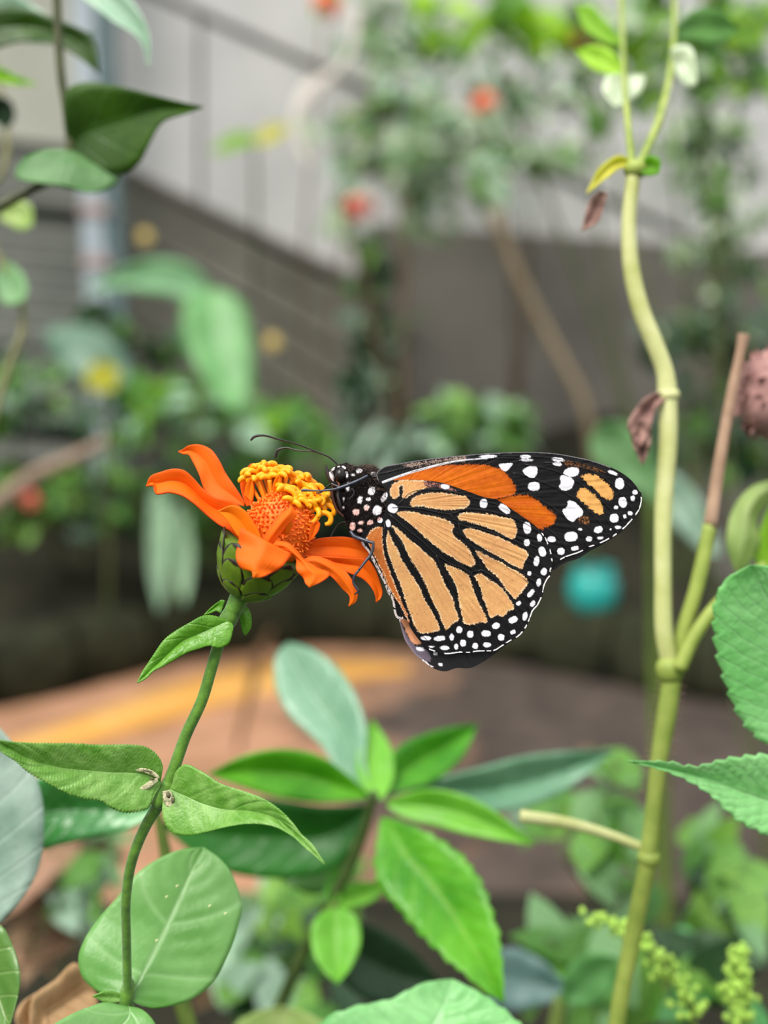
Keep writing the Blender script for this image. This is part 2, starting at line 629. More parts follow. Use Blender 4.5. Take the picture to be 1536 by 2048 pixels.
box('shaft', (pc.x - 0.046, pc.y - 0.03, 0.2), (pc.x + 0.006, pc.y + 0.03, 2.2), M_POST, po, 0.004)
box('right_half', (pc.x + 0.006, pc.y - 0.02, 0.2), (pc.x + 0.046, pc.y + 0.03, 2.2), M_POSTDARK, po, 0.004)
for yy in (425, 525):
    z = P(205, yy, 2.65).z
    box('band', (pc.x - 0.050, pc.y - 0.036, z - 0.014), (pc.x + 0.02, pc.y + 0.0, z + 0.014), M_RUST, po, 0.003)

# kerb of mossy stones, bed behind it, path in front
kerb_px = [(-420, 1500), (-250, 1475), (-100, 1440), (100, 1398), (300, 1345), (500, 1306), (700, 1294), (900, 1312), (1100, 1345), (1300, 1385), (1536, 1425), (1800, 1470)]
kp = [ground(x, y) for x, y in kerb_px]
kpts = crom([(p.x, p.y) for p in kp], 80)
kb = root('mossy_kerb', (kpts[40][0], kpts[40][1], 0))
kb['kind'] = 'structure'
KT = 0.13
for i in range(0, 78, 6):
    seg = kpts[i:i + 7]
    g = []
    nz = RNG.uniform(-0.008, 0.008)
    for k, q in enumerate(seg):
        tdir = kpts[min(i + k + 1, 79)] - kpts[max(i + k - 1, 0)]
        nn = np.array([-tdir[1], tdir[0]])
        nn /= np.linalg.norm(nn)
        if nn[1] < 0:
            nn = -nn
        sh = 0.006 if k in (0, 6) else 0.0
        j = RNG.uniform(-0.006, 0.006, 4)
        for (dn, z) in ((0.0 + sh + j[0], -0.02), (0.004 + sh + j[1], KT * 0.5), (0.012 + sh + j[2], KT - 0.03), (0.03 + sh, KT - sh + nz + j[3]), (0.10, KT + nz), (0.13, KT - 0.02 - sh), (0.13, -0.02)):
            g.append((q[0] + nn[0] * dn, q[1] + nn[1] * dn, z))
    Fc = []
    for k in range(6):
        for r in range(7):
            r2 = (r + 1) % 7
            Fc.append([k * 7 + r, k * 7 + r2, (k + 1) * 7 + r2, (k + 1) * 7 + r])
    Fc += [list(range(7)), list(range(42, 49))[::-1]]
    a = np.array(g)
    mid = a.mean(0)
    a[:, :2] = mid[:2] + (a[:, :2] - mid[:2]) * 0.975
    obj('stone', a, Fc, M_MOSS, kb)
# bed soil behind the kerb
back = [(p[0] + 0, p[1] + 0.1) for p in kpts[::8]]
V = [(x, y, KT - 0.03) for x, y in back] + [(x, 4.6, KT - 0.03 + (4.6 - y) * 0.24) for x, y in back]
n = len(back)
f = obj('ground_bed', V, [[i, i + 1, n + i + 1, n + i] for i in range(n - 1)], M_SOIL)
f['kind'] = 'structure'
# path and near soil
near = [(-2.2, 1.05), (-1.2, 1.10), (-0.4, 1.16), (0.3, 1.18), (0.9, 1.12), (1.4, 1.06), (2.6, 1.0)]
nb = crom(near, 40)
fb = crom([(p[0], p[1] + 0.02) for p in kpts[::4]], 40)
V = [(x, y, 0.0) for x, y in nb] + [(x, y, 0.0) for x, y in fb]
f = obj('floor_path', V, [[i, i + 1, 40 + i + 1, 40 + i] for i in range(39)], M_PATH)
f['kind'] = 'structure'
V = [(x, y + 0.03, 0.012) for x, y in nb] + [(x * 1.6, -0.9, 0.012) for x, y in nb]
f = obj('ground_near_bed', V, [[i, 40 + i, 40 + i + 1, i + 1] for i in range(39)], M_SOIL)
f['kind'] = 'structure'
# ochre edging strip along the left of the path
top = crom([(-60, 1505), (60, 1468), (200, 1418), (350, 1366), (480, 1330), (600, 1318), (700, 1316), (820, 1328)], 40)
bot = crom([(-40, 1540), (80, 1500), (220, 1466), (350, 1428), (480, 1392), (600, 1366), (700, 1350), (820, 1336)], 40)
V = [tuple(ground(x, y, 0.012)) for x, y in top] + [tuple(ground(x, y, 0.012)) for x, y in bot]
V += [(x, y, 0.0) for x, y, z in V]
Fc = [[i, 40 + i, 41 + i, i + 1] for i in range(39)] + [[40 + i, 120 + i, 121 + i, 41 + i] for i in range(39)] + [[i + 1, 81 + i, 80 + i, i] for i in range(39)]
f = obj('trim_path_edge', V, Fc, M_EDGE)
f['kind'] = 'structure'

# ------------------------------------------------------------------ background plants
def proto(name, shape, wid, nu=6, fold=0.12, droop=0.18, heart=0.0):
    t = np.linspace(0, 1, nu)
    if shape == 'ovate':
        w = np.interp(t, [0, .15, .4, .7, .9, 1], [0.05, .75, 1, .75, .32, 0.02])
    elif shape == 'lance':
        w = np.interp(t, [0, .2, .45, .75, 1], [0.06, .7, 1, .6, 0.02])
    elif shape == 'heart':
        w = np.interp(t, [0, .08, .3, .6, .85, 1], [0.55, .9, 1, .72, .3, 0.02])
    else:
        w = np.interp(t, [0, .12, .4, .7, .92, 1], [0.1, .7, 1, .95, .5, .1])
    V, uv = [], []
    for i, a in enumerate(t):
        for s in (-1, -0.5, 0, 0.5, 1):
            back = -heart * abs(s) ** 2 * max(0, 1 - a * 4)
            V.append((s * w[i] * wid / 2, a + back, fold * wid * abs(s) * w[i] - droop * a * a))
            uv.append((a, (s + 1) / 2))
    me = bpy.data.meshes.new(name)
    me.from_pydata(V, [], grid_faces(nu, 5))
    me.polygons.foreach_set('use_smooth', [True] * len(me.polygons))
    ul = me.uv_layers.new(name='UVMap')
    for lp in me.loops:
        ul.data[lp.index].uv = uv[lp.vertex_index]
    return me


BM = {}
G_GREY = leaf_mat('greygreen_leaf', lin(138, 164, 128), lin(188, 206, 172), lin(200, 216, 190), 0.34, 0.65, 0.25, rnd=0.35, nscale=20, tcol=lin(150, 180, 110))
G_MID = leaf_mat('mid_leaf', lin(70, 126, 40), lin(118, 170, 72), lin(140, 180, 110), 0.4, 0.5, 0.3, rnd=0.35, nscale=20, tcol=lin(120, 180, 40))
G_DARK = leaf_mat('dark_leaf', lin(28, 54, 34), lin(54, 88, 56), lin(90, 120, 84), 0.38, 0.5, 0.2, rnd=0.35, nscale=20)
G_LIME = leaf_mat('lime_leaf', lin(130, 184, 40), lin(166, 212, 70), lin(200, 230, 130), 0.45, 0.4, 0.5, rnd=0.3, nscale=20, tcol=lin(190, 240, 40))
G_BLUE = leaf_mat('bluish_leaf', lin(118, 156, 128), lin(172, 200, 176), lin(170, 200, 180), 0.32, 0.6, 0.2, rnd=0.3, nscale=20)
G_YEL = leaf_mat('yellow_leaf', lin(200, 196, 60), lin(226, 220, 110), lin(236, 232, 160), 0.5, 0.4, 0.4, rnd=0.15, nscale=20)
G_DRY = leaf_mat('dry_leaf', lin(120, 96, 76), lin(166, 138, 108), lin(96, 76, 60), 0.8, 0.2, 0.2, rnd=0.3, nscale=40, tcol=lin(150, 110, 70))
M_TWIG = plain_mat('green_twig', lin(70, 88, 48), lin(100, 108, 66), 0.7, 0.3, 60)
M_BARK = plain_mat('brown_bark', lin(70, 58, 46), lin(112, 94, 76), 0.85, 0.2, 60, bstr=0.4, bdist=0.002)
M_FLOW = plain_mat('coral_petal', lin(226, 96, 66), lin(240, 140, 96), 0.6, 0.3, 40, rnd=0.2)
M_PINK = plain_mat('pink_petal', lin(220, 96, 84), lin(236, 132, 116), 0.6, 0.3, 40, rnd=0.2)


def leafmesh(kind, mat):
    key = (kind, mat.name)
    if key not in BM:
        sh = {'ovate': ('ovate', 0.52, 0.0), 'lance': ('lance', 0.26, 0.0), 'heart': ('heart', 0.82, 0.22), 'round': ('round', 0.8, 0.0)}[kind]
        me = proto('leaf_blade', sh[0], sh[1], heart=sh[2])
        me.materials.append(mat)
        BM[key] = me
    return BM[key]


def place_leaf(par, me, loc, ydir, size, roll=0.0, up=Vector((0, 0, 1)), name='leaf'):
    y = Vector(ydir).normalized()
    x = y.cross(up)
    if x.length < 1e-3:
        x = Vector((1, 0, 0))
    x.normalize()
    z = x.cross(y)
    M = Matrix((x, y, z)).transposed().to_4x4()
    M = Matrix.Translation(Vector(loc) - ORIGIN[par]) @ M @ Matrix.Rotation(roll, 4, 'Y') @ Matrix.Scale(size, 4)
    o = bpy.data.objects.new(name, me)
    COL.objects.link(o)
    o.parent = par
    o.matrix_basis = M
    return o


def rnd_in(rx, ry, rz, p=0.5):
    v = RNG.normal(size=3)
    v /= np.linalg.norm(v)
    r = RNG.uniform() ** p
    return v * r * np.array([rx, ry, rz])


def shrub(name, label, cat, base, blobs, group=None, mat_stem=None, trunk_r=0.008, flowers=(), stem_bend=0.0):
    """base: world point on the soil. blobs: (px, py, depth, rx_px, ry_px, rz_m, n, kind, [(mat, weight)], smin, smax)
    flowers: (px, py, depth, size_px, material, label)"""
    r = root(name, base, label, cat, group)
    mat_stem = mat_stem or M_TWIG
    centres = []
    for (px, py, d, rx, ry, rz, n, kind, mats, smin, smax) in blobs:
        c = P(px, py, d)
        centres.append(c)
        ex, ey = rx * d / F, ry * d / F
        b = Vector(base)
        m1 = b.lerp(c, 0.5) + Vector((RNG.uniform(-.04, .04) + stem_bend, 0, RNG.uniform(-.02, .06)))
        tube('stem', [b[:], m1[:], c[:]], [trunk_r, trunk_r * 0.8, trunk_r * 0.5], mat_stem, r, 7, 14)
        n = int(n * 1.07)
        nb = max(5, int(n / 8))
        tips = []
        for k in range(nb):
            v = rnd_in(ex * 1.2, rz * 1.2, ey * 1.2, 0.25)
            tip = c + Vector(v)
            mid = c.lerp(tip, 0.5) + Vector((0, 0, 0.02 * RNG.uniform(0, 1)))
            tube('branch', [c[:], mid[:], tip[:]], [trunk_r * 0.35, trunk_r * 0.28, trunk_r * 0.18], mat_stem, r, 5, 7)
            tips.append((c, mid, tip))
        ms = [m for m, w in mats]
        ws = np.array([w for m, w in mats], float)
        ws /= ws.sum()
        for k in range(n):
            a, m, tp = tips[k % nb]
            u = RNG.uniform(0.35, 1.1)
            q = a.lerp(m, u * 2) if u < 0.5 else m.lerp(tp, u * 2 - 1)
            pos = q + Vector(rnd_in(ex * 0.3, rz * 0.3, ey * 0.3, 0.5))
            od = (pos - c)
            od = od.normalized() if od.length > 1e-4 else Vector((0, -1, 0))
            yd = od * 0.5 + Vector(RNG.normal(size=3)) * 0.6 + Vector((0, -0.35, -0.25))
            upv = Vector((RNG.normal() * 0.35, -0.55 + RNG.normal() * 0.3, 1.0))
            sz = RNG.uniform(smin, smax)
            place_leaf(r, leafmesh(kind, ms[RNG.choice(len(ms), p=ws)]), pos - yd.normalized() * sz * 0.5, yd, sz, RNG.normal() * 0.4, upv)
    for (px, py, d, size, mat, lab) in flowers:
        q = P(px, py, d)
        near = min(centres, key=lambda c: (c - q).length)
        blossom(px, py, d, size, mat, lab, r, near)
    return r


def blossom(px, py, d, size_px, mat, label, par, frm, n=16):
    """a round head of small four petalled flowers at the end of a twig of its bush"""
    c = P(px, py, d)
    s = size_px * d / F
    st = tube('flower_cluster', [frm[:], frm.lerp(c, .6)[:], c[:]], s * 0.06, M_TWIG, par, 5, 8, label=label)
    for k in range(n):
        v = Vector(rnd_in(s, s * 0.8, s * 0.7, 0.35))
        g = Geo()
        nrm = v.normalized()
        a = nrm.orthogonal().normalized()
        b = nrm.cross(a)
        for q in range(4):
            an = q * math.pi / 2
            e = a * math.cos(an) + b * math.sin(an)
            f2 = nrm.cross(e)
            w = s * 0.18
            pts = [c + v, c + v + e * s * .22 + f2 * w + nrm * s * .04, c + v + e * s * .5 + nrm * s * .02, c + v + e * s * .22 - f2 * w + nrm * s * .04]
            g.add([p[:] for p in pts], [[0, 1, 2, 3]])
        g.build('floret', mat, st)


def bedpt(px, d):
    """point of the bed behind the kerb under pixel column px at distance d"""
    p = P(px, 1024, d)
    return Vector((p.x, p.y, KT - 0.05 + max(0.0, p.y - 2.25) * 0.2))


# bushes in the bed behind the kerb
shrub('lantana_bush', 'grey green lantana bush with coral flower heads spilling down the panel wall', 'bush', bedpt(830, 2.5),
      [(800, 220, 2.4, 150, 120, 0.11, 120, 'ovate', [(G_GREY, 5), (G_BLUE, 3), (G_LIME, 1)], 0.05, 0.085),
       (820, 360, 2.4, 190, 90, 0.11, 110, 'ovate', [(G_GREY, 5), (G_BLUE, 3), (G_MID, 1)], 0.05, 0.085),
       (690, 400, 2.45, 60, 60, 0.08, 24, 'ovate', [(G_GREY, 4), (G_BLUE, 3)], 0.045, 0.07)], mat_stem=M_BARK, trunk_r=0.009,
      flowers=[(965, 205, 2.27, 32, M_FLOW, 'coral flower head'), (722, 412, 2.33, 34, M_PINK, 'pinkish red flower head')])
shrub('lantana_bush', 'sparser grey green lantana bush right of the flowering one, in front of a tan stalk', 'bush', bedpt(1010, 2.95),
      [(1010, 330, 2.75, 150, 100, 0.14, 130, 'ovate', [(G_GREY, 5), (G_MID, 2), (G_DARK, 1)], 0.05, 0.085),
       (1060, 190, 2.8, 150, 90, 0.14, 80, 'ovate', [(G_GREY, 4), (G_DARK, 2), (G_BLUE, 2)], 0.05, 0.085)], mat_stem=M_BARK, trunk_r=0.009)
shrub('lantana_bush', 'loose pale lantana top with a coral flower high against the panels', 'bush', bedpt(610, 2.72),
      [(810, 70, 2.74, 150, 90, 0.03, 110, 'ovate', [(G_GREY, 4), (G_BLUE, 2)], 0.05, 0.08),
       (650, 10, 2.68, 50, 30, 0.04, 14, 'ovate', [(G_LIME, 2), (G_GREY, 2)], 0.05, 0.07)], mat_stem=M_BARK, trunk_r=0.006, flowers=[(655, 10, 2.58, 36, M_FLOW, 'coral flower head')])
shrub('climbing_bush', 'lime green backlit climber arching along the top of the wall', 'bush', bedpt(1380, 2.3),
      [(960, 50, 1.9, 150, 55, 0.10, 60, 'ovate', [(G_LIME, 5), (G_MID, 1)], 0.05, 0.085),
       (1150, 80, 1.85, 150, 70, 0.10, 66, 'ovate', [(G_LIME, 4), (G_MID, 2)], 0.045, 0.08),
       (1320, 120, 1.85, 130, 110, 0.10, 66, 'ovate', [(G_LIME, 3), (G_MID, 3), (G_GREY, 2)], 0.045, 0.08),
       (1480, 150, 1.85, 90, 130, 0.10, 44, 'ovate', [(G_LIME, 2), (G_MID, 3), (G_DARK, 1)], 0.05, 0.08)], trunk_r=0.006, flowers=[(1170, 80, 1.78, 34, M_FLOW, 'orange flower head')])
shrub('climbing_bush', 'small leaved green tangle hanging nearer than the lime climber at the upper right', 'bush', (P(1500, 1024, 1.05).x + .1, P(1500, 1024, 1.05).y + .1, 0.0),
      [(1180, 130, 1.05, 120, 110, 0.05, 50, 'ovate', [(G_MID, 4), (G_DARK, 2), (G_GREY, 3)], 0.018, 0.034),
       (1400, 130, 1.0, 140, 140, 0.05, 90, 'ovate', [(G_MID, 4), (G_DARK, 3), (G_LIME, 2), (G_GREY, 2)], 0.018, 0.034),
       (1440, 330, 1.05, 110, 90, 0.05, 44, 'ovate', [(G_MID, 3), (G_DARK, 4), (G_GREY, 2)], 0.018, 0.03)], mat_stem=M_TWIG, trunk_r=0.003)
shrub('shade_bush', 'grey green bush high in the shade right of the thick pale stalk', 'bush', bedpt(1420, 3.15),
      [(1420, 250, 2.95, 130, 120, 0.16, 100, 'ovate', [(G_DARK, 3), (G_MID, 2), (G_GREY, 2)], 0.055, 0.095),
       (1440, 480, 2.95, 140, 110, 0.16, 130, 'ovate', [(G_GREY, 4), (G_DARK, 2), (G_MID, 1)], 0.05, 0.08)], mat_stem=M_BARK, flowers=[(1440, 430, 2.75, 18, M_FLOW, 'tiny orange flower')])
shrub('shade_bush', 'very dark green bush low behind the thick pale stalk', 'bush', bedpt(1440, 2.75),
      [(1430, 680, 2.6, 170, 110, 0.16, 120, 'ovate', [(G_DARK, 5), (G_GREY, 1)], 0.06, 0.10),
       (1400, 880, 2.6, 200, 120, 0.16, 140, 'ovate', [(G_DARK, 6), (G_MID, 1)], 0.06, 0.10)], mat_stem=M_BARK)
shrub('shade_bush', 'low dark bush behind the wing tip and the teal pot', 'bush', bedpt(1130, 3.0),
      [(1180, 1000, 2.85, 170, 80, 0.12, 110, 'ovate', [(G_DARK, 6), (G_MID, 1)], 0.06, 0.10)], mat_stem=M_BARK)
shrub('hedge_bush', 'slim dark bush growing up the wall below the flowering lantana', 'bush', bedpt(740, 2.84),
      [(745, 540, 2.82, 40, 130, 0.05, 70, 'lance', [(G_DARK, 5), (G_MID, 1)], 0.06, 0.12),
       (760, 740, 2.8, 80, 110, 0.06, 110, 'lance', [(G_DARK, 4), (G_BLUE, 1)], 0.08, 0.14)], mat_stem=M_BARK)
shrub('broadleaf_bush', 'bluish green broad leaved plant behind the raised wings', 'bush', bedpt(930, 2.5),
      [(950, 850, 2.4, 120, 50, 0.10, 60, 'ovate', [(G_MID, 4), (G_BLUE, 2)], 0.07, 0.11),
       (850, 930, 2.45, 150, 80, 0.12, 90, 'lance', [(G_DARK, 4), (G_BLUE, 1)], 0.09, 0.15)])
shrub('leafy_bush', 'bright mid green leafy bush behind the orange petals', 'bush', bedpt(420, 2.45),
      [(300, 830, 2.3, 150, 60, 0.14, 90, 'ovate', [(G_MID, 4), (G_LIME, 2), (G_BLUE, 1)], 0.06, 0.10),
       (480, 830, 2.3, 120, 70, 0.14, 80, 'ovate', [(G_MID, 3), (G_BLUE, 3), (G_LIME, 1)], 0.07, 0.11),
       (600, 900, 2.35, 120, 90, 0.14, 90, 'ovate', [(G_MID, 5), (G_DARK, 1), (G_BLUE, 1)], 0.06, 0.10)])
shrub('leafy_bush', 'low fine leaved green bush with a red flower over the left end of the kerb', 'bush', bedpt(150, 2.4),
      [(90, 1010, 2.15, 160, 75, 0.12, 150, 'ovate', [(G_MID, 5), (G_DARK, 2)], 0.035, 0.06),
       (300, 1010, 2.2, 130, 80, 0.12, 130, 'ovate', [(G_MID, 4), (G_DARK, 3)], 0.04, 0.065)], flowers=[(60, 1000, 1.98, 22, M_PINK, 'small red flower')])
shrub('leafy_bush', 'dark leafy bush in the middle behind the seed head of orange petals', 'bush', bedpt(450, 2.75),
      [(430, 960, 2.6, 160, 90, 0.12, 130, 'ovate', [(G_MID, 3), (G_DARK, 4)], 0.05, 0.085),
       (650, 1010, 2.6, 120, 80, 0.12, 90, 'ovate', [(G_MID, 2), (G_DARK, 5)], 0.05, 0.085)])
shrub('leafy_bush', 'dark green bush under the left board wall', 'bush', bedpt(60, 2.55),
      [(50, 800, 2.4, 150, 90, 0.14, 130, 'ovate', [(G_MID, 3), (G_DARK, 4), (G_BLUE, 1)], 0.05, 0.09),
       (250, 690, 2.45, 130, 70, 0.10, 80, 'ovate', [(G_DARK, 4), (G_MID, 2)], 0.06, 0.10)])


def big_leaf_plant(name, label, base, leaves, stem_mat=None, cat='plant', group=None):
    """leaves: list of (L, R, mid, d0, d1, mat, fold, bulge)"""
    r = root(name, base, label, cat, group)
    for (Le, Re, d0, d1, mat, fold) in leaves:
        b = P(Le[0][0], Le[0][1], d0)
        mm = Vector(base).lerp(b, 0.6) + Vector((0, 0.03, 0.02))
        tube('stem', [tuple(base), mm[:], b[:]], [0.005, 0.004, 0.0025], stem_mat or M_TWIG, r, 7, 12)
        patch('leaf', Le, Re, mat, r, d0, d1, nu=18, nv=7, fold=fold, wave=abs(fold) * 0.6, solid=0.0006)
    return r


G_CAL = leaf_mat('caladium_leaf', lin(110, 164, 116), lin(146, 194, 146), lin(176, 214, 176), 0.4, 0.5, 0.3, nv=7, rnd=0.1, nscale=12)
G_CALD = leaf_mat('caladium_dark_leaf', lin(66, 104, 84), lin(92, 134, 108), lin(130, 160, 140), 0.4, 0.5, 0.25, nv=7, rnd=0.1, nscale=12)
G_CALM = leaf_mat('caladium_mid_leaf', lin(78, 142, 74), lin(104, 166, 96), lin(150, 196, 140), 0.4, 0.5, 0.3, nv=7, rnd=0.1, nscale=12)
big_leaf_plant('caladium', 'arrow leaved caladium with three big drooping leaves below the post', bedpt(330, 2.2), [
    ([(420, 580), (400, 545), (330, 518), (260, 530), (165, 580)], [(420, 580), (390, 600), (330, 590), (250, 578), (165, 580)], 1.9, 1.85, G_CAL, 12),
    ([(430, 575), (372, 600), (368, 680), (410, 760), (470, 830)], [(430, 575), (480, 600), (502, 680), (500, 770), (470, 830)], 1.9, 1.8, G_CALM, 12),
    ([(150, 650), (95, 660), (110, 720), (160, 760), (240, 780)], [(150, 650), (200, 660), (240, 690), (262, 740), (240, 780)], 2.0, 1.95, G_CALD, 10)])
g = big_leaf_plant('yellow_leaf_sprig', 'single round yellow leaf in front of dark caladium leaf', bedpt(205, 2.15), [
    ([(205, 785), (176, 775), (174, 740), (205, 718)], [(205, 785), (234, 775), (236, 740), (205, 718)], 1.85, 1.83, G_YEL, 5)])
big_leaf_plant('yellow_leaf_sprig', 'small yellow and lime leaf curling against the panels', wallpt(505, 600, 0.02), [
    ([(510, 272), (480, 262), (445, 280), (418, 305)], [(510, 290), (480, 296), (450, 305), (418, 305)], 2.3, 2.28, G_LIME, 5),
    ([(508, 285), (520, 262), (545, 248), (580, 250)], [(508, 285), (530, 290), (560, 275), (580, 250)], 2.3, 2.28, G_YEL, 5)])
M_BLADE = leaf_mat('strap_leaf', lin(120, 160, 128), lin(160, 192, 160), lin(190, 214, 190), 0.45, 0.5, 0.3, nv=2, rnd=0.2)
big_leaf_plant('spider_plant', 'pale strap leaves hanging over the mossy kerb below the flower', bedpt(330, 2.35), [
    ([(300, 1000), (296, 1080), (300, 1150), (320, 1230)], [(340, 1000), (345, 1080), (338, 1150), (320, 1230)], 2.15, 2.1, M_BLADE, 6),
    ([(340, 1010), (345, 1090), (352, 1160), (366, 1215)], [(372, 1010), (384, 1090), (382, 1160), (366, 1215)], 2.15, 2.1, M_BLADE, 6),
    ([(300, 980), (312, 1040), (318, 1110), (326, 1150)], [(325, 975), (340, 1040), (336, 1110), (326, 1150)], 2.12, 2.08, M_BLADE, 6)])

# small yellow glints given body as added flowers on thin stalks
M_GLINT = plain_mat('glint_petal', lin(214, 186, 96), lin(236, 214, 130), .5, .4, 60)
for (x, y, dd, rr, bx_, lab) in ((290, 472, 2.1, 15, 300, 'small yellow glint, modelled as a flower, right of the metal post'), (545, 683, 2.2, 17, 560, 'small yellow glint, modelled as a flower, in front of the sloping planks'), (430, 1010, 1.9, 9, 440, 'tiny yellow flower low behind the orange petals')):
    r = root('glint_flower', bedpt(bx_, 2.45), lab, 'flower')
    c = P(x, y, dd)
    s_ = rr * dd / F
    tube('stalk', [ORIGIN[r][:], ORIGIN[r].lerp(c, .6)[:], (c + Vector((0, s_ * .3, -s_ * .3)))[:]], [.0022, .0016, .001], M_TWIG, r, 6, 14)
    V = [(c + Vector((s_ * .4 * math.sin(t) * math.cos(p_), -s_ * .3 * math.cos(t), s_ * .4 * math.sin(t) * math.sin(p_))))[:] for t in np.linspace(.02, 3.12, 7) for p_ in np.linspace(0, 6.283, 10, endpoint=False)]
    obj('glint_centre', V, [[i * 10 + j, i * 10 + (j + 1) % 10, (i + 1) * 10 + (j + 1) % 10, (i + 1) * 10 + j] for i in range(6) for j in range(10)], M_GLINT, r)
    for k in range(8):
        an = k * math.pi / 4
        e_ = Vector((math.cos(an), 0, math.sin(an)))
        f_ = Vector((-math.sin(an), 0, math.cos(an)))
        pts = [c + e_ * s_ * .3, c + e_ * s_ * .7 + f_ * s_ * .26 - Vector((0, s_ * .1, 0)), c + e_ * s_ * 1.05, c + e_ * s_ * .7 - f_ * s_ * .26 - Vector((0, s_ * .1, 0))]
        obj('petal', [p[:] for p in pts], [[0, 1, 2, 3]], M_GLINT, r)

# teal pot on the kerb with a small plant
M_TEAL = plain_mat('teal_glaze', lin(24, 140, 136), lin(40, 170, 160), 0.3, 0.5, 20, coat=0.3)
pd = 2.17
pcn = P(1186, 1182, pd)
k_ = pd / F
pot = root('teal_pot', (pcn.x, pcn.y, pcn.z - 46 * k_), 'round teal plant pot sitting on the mossy kerb', 'pot')
prof = [(0, -50), (20, -49), (36, -38), (46, -20), (50, 2), (46, 24), (38, 38), (40, 44), (40, 50), (34, 50), (34, 38), (30, 10), (0, 0)]
V, Fc = [], []
for i, (rr, zz) in enumerate(prof):
    for j in range(28):
        a = j * 2 * math.pi / 28
        V.append((pcn.x + max(rr, 0.2) * k_ * math.cos(a), pcn.y + max(rr, 0.2) * k_ * math.sin(a), pcn.z + zz * k_))
for i in range(len(prof) - 1):
    for j in range(28):
        Fc.append([i * 28 + j, i * 28 + (j + 1) % 28, (i + 1) * 28 + (j + 1) % 28, (i + 1) * 28 + j])
obj('pot_body', V[:28 * 7], [q for q in Fc if max(q) < 28 * 7], M_TEAL, pot)
rim_V = V[28 * 6:]
obj('rim', rim_V, [[i - 28 * 6 for i in q] for q in Fc if min(q) >= 28 * 6], M_TEAL, pot)
shrub('potted_plant', 'small green plant growing out of the teal pot', 'plant', (pcn.x, pcn.y, pcn.z + 6 * k_),
      [(1180, 1090, pd, 55, 32, 0.04, 26, 'ovate', [(G_MID, 3), (G_DARK, 2)], 0.03, 0.05)], trunk_r=0.003)

# dry stalks and twigs
def stick(name, label, cat, px, rpx, d, mat, seg=8):
    r = root(name, P(px[-1][0], px[-1][1], d + (px[-1][2] * MM if len(px[-1]) > 2 else 0)), label, cat)
    ptube('stalk', px, rpx, mat, r, d, seg, 22)
    return r


M_STRAW = plain_mat('dry_stalk', lin(128, 112, 90), lin(164, 146, 118), 0.8, 0.2, 60)
s = stick('dry_stalk', 'bare tan stalk leaning against the shaded wall', 'stalk', [(985, 425), (1030, 540), (1085, 650), (1130, 730), (1165, 800), (1185, 900, 40), (1200, 1060, 120)], [13, 12, 11, 10, 10, 10, 10], 2.62, M_STRAW)
s = stick('dead_branch', 'grey brown branch slanting up beside the left bush', 'branch', [(215, 882), (150, 915), (80, 945), (0, 1000), (-120, 1090), (-400, 1500), (-560, 1935)], [10, 13, 15, 17, 19, 22, 24], 1.2, plain_mat('dead_wood', lin(116, 98, 84), lin(158, 138, 120), 0.85, 0.2, 60))
M_RIB = plain_mat('dry_blade', lin(186, 178, 170), lin(206, 198, 190), 0.6, 0.3, 20)
rb = root('dry_grass_blade', wallpt(620, 330, 0.03), 'pale dry grass blade bent over in front of the panels', 'grass blade')
patch('leaf', [(722, 10), (708, 100), (688, 135), (620, 205), (598, 235), (606, 290), (632, 330)], [(704, 10), (695, 100), (680, 125), (600, 180), (588, 210), (592, 290), (620, 335)], M_RIB, rb, 2.35, 2.35, nu=26, nv=4, solid=0.0006)
rb2 = root('dry_grass_blade', ground(470, 1500), 'thin dry grass blade rising from the path edge', 'grass blade')
patch('leaf', [(470, 1500), (490, 1400), (508, 1310), (545, 1252)], [(480, 1500), (505, 1400), (532, 1310), (547, 1254)], G_DRY, rb2, 1.775, 1.62, nu=12, nv=4, solid=0.0006)

# ------------------------------------------------------------------ plants close behind and beside the flower
Z2 = lambda q, zx, zy, zs: [(x / zs + zx, y / zs + zy) for x, y in q]
G_WH = leaf_mat('whorl_leaf', lin(50, 134, 8), lin(98, 180, 32), lin(150, 200, 80), 0.3, 0.55, 0.35, nv=9, rnd=0.08, nscale=45, tcol=lin(110, 210, 20), veinw=0.7)
G_WHL = leaf_mat('young_whorl_leaf', lin(104, 178, 46), lin(136, 204, 76), lin(180, 226, 110), 0.35, 0.5, 0.4, nv=9, rnd=0.08, nscale=45, tcol=lin(150, 230, 20), veinw=0.7)
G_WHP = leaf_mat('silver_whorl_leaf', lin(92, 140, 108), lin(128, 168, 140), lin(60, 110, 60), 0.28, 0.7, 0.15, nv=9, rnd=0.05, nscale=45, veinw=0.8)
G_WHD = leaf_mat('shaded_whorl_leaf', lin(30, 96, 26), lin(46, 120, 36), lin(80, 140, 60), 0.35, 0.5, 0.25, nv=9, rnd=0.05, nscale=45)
G_GLOSS = leaf_mat('glossy_leaf', lin(70, 150, 70), lin(100, 176, 104), lin(150, 206, 150), 0.22, 0.8, 0.25, nv=8, rnd=0.05, nscale=40)
M_STEMG = plain_mat('soft_green_stem', lin(70, 96, 36), lin(110, 130, 58), 0.55, 0.4, 120)

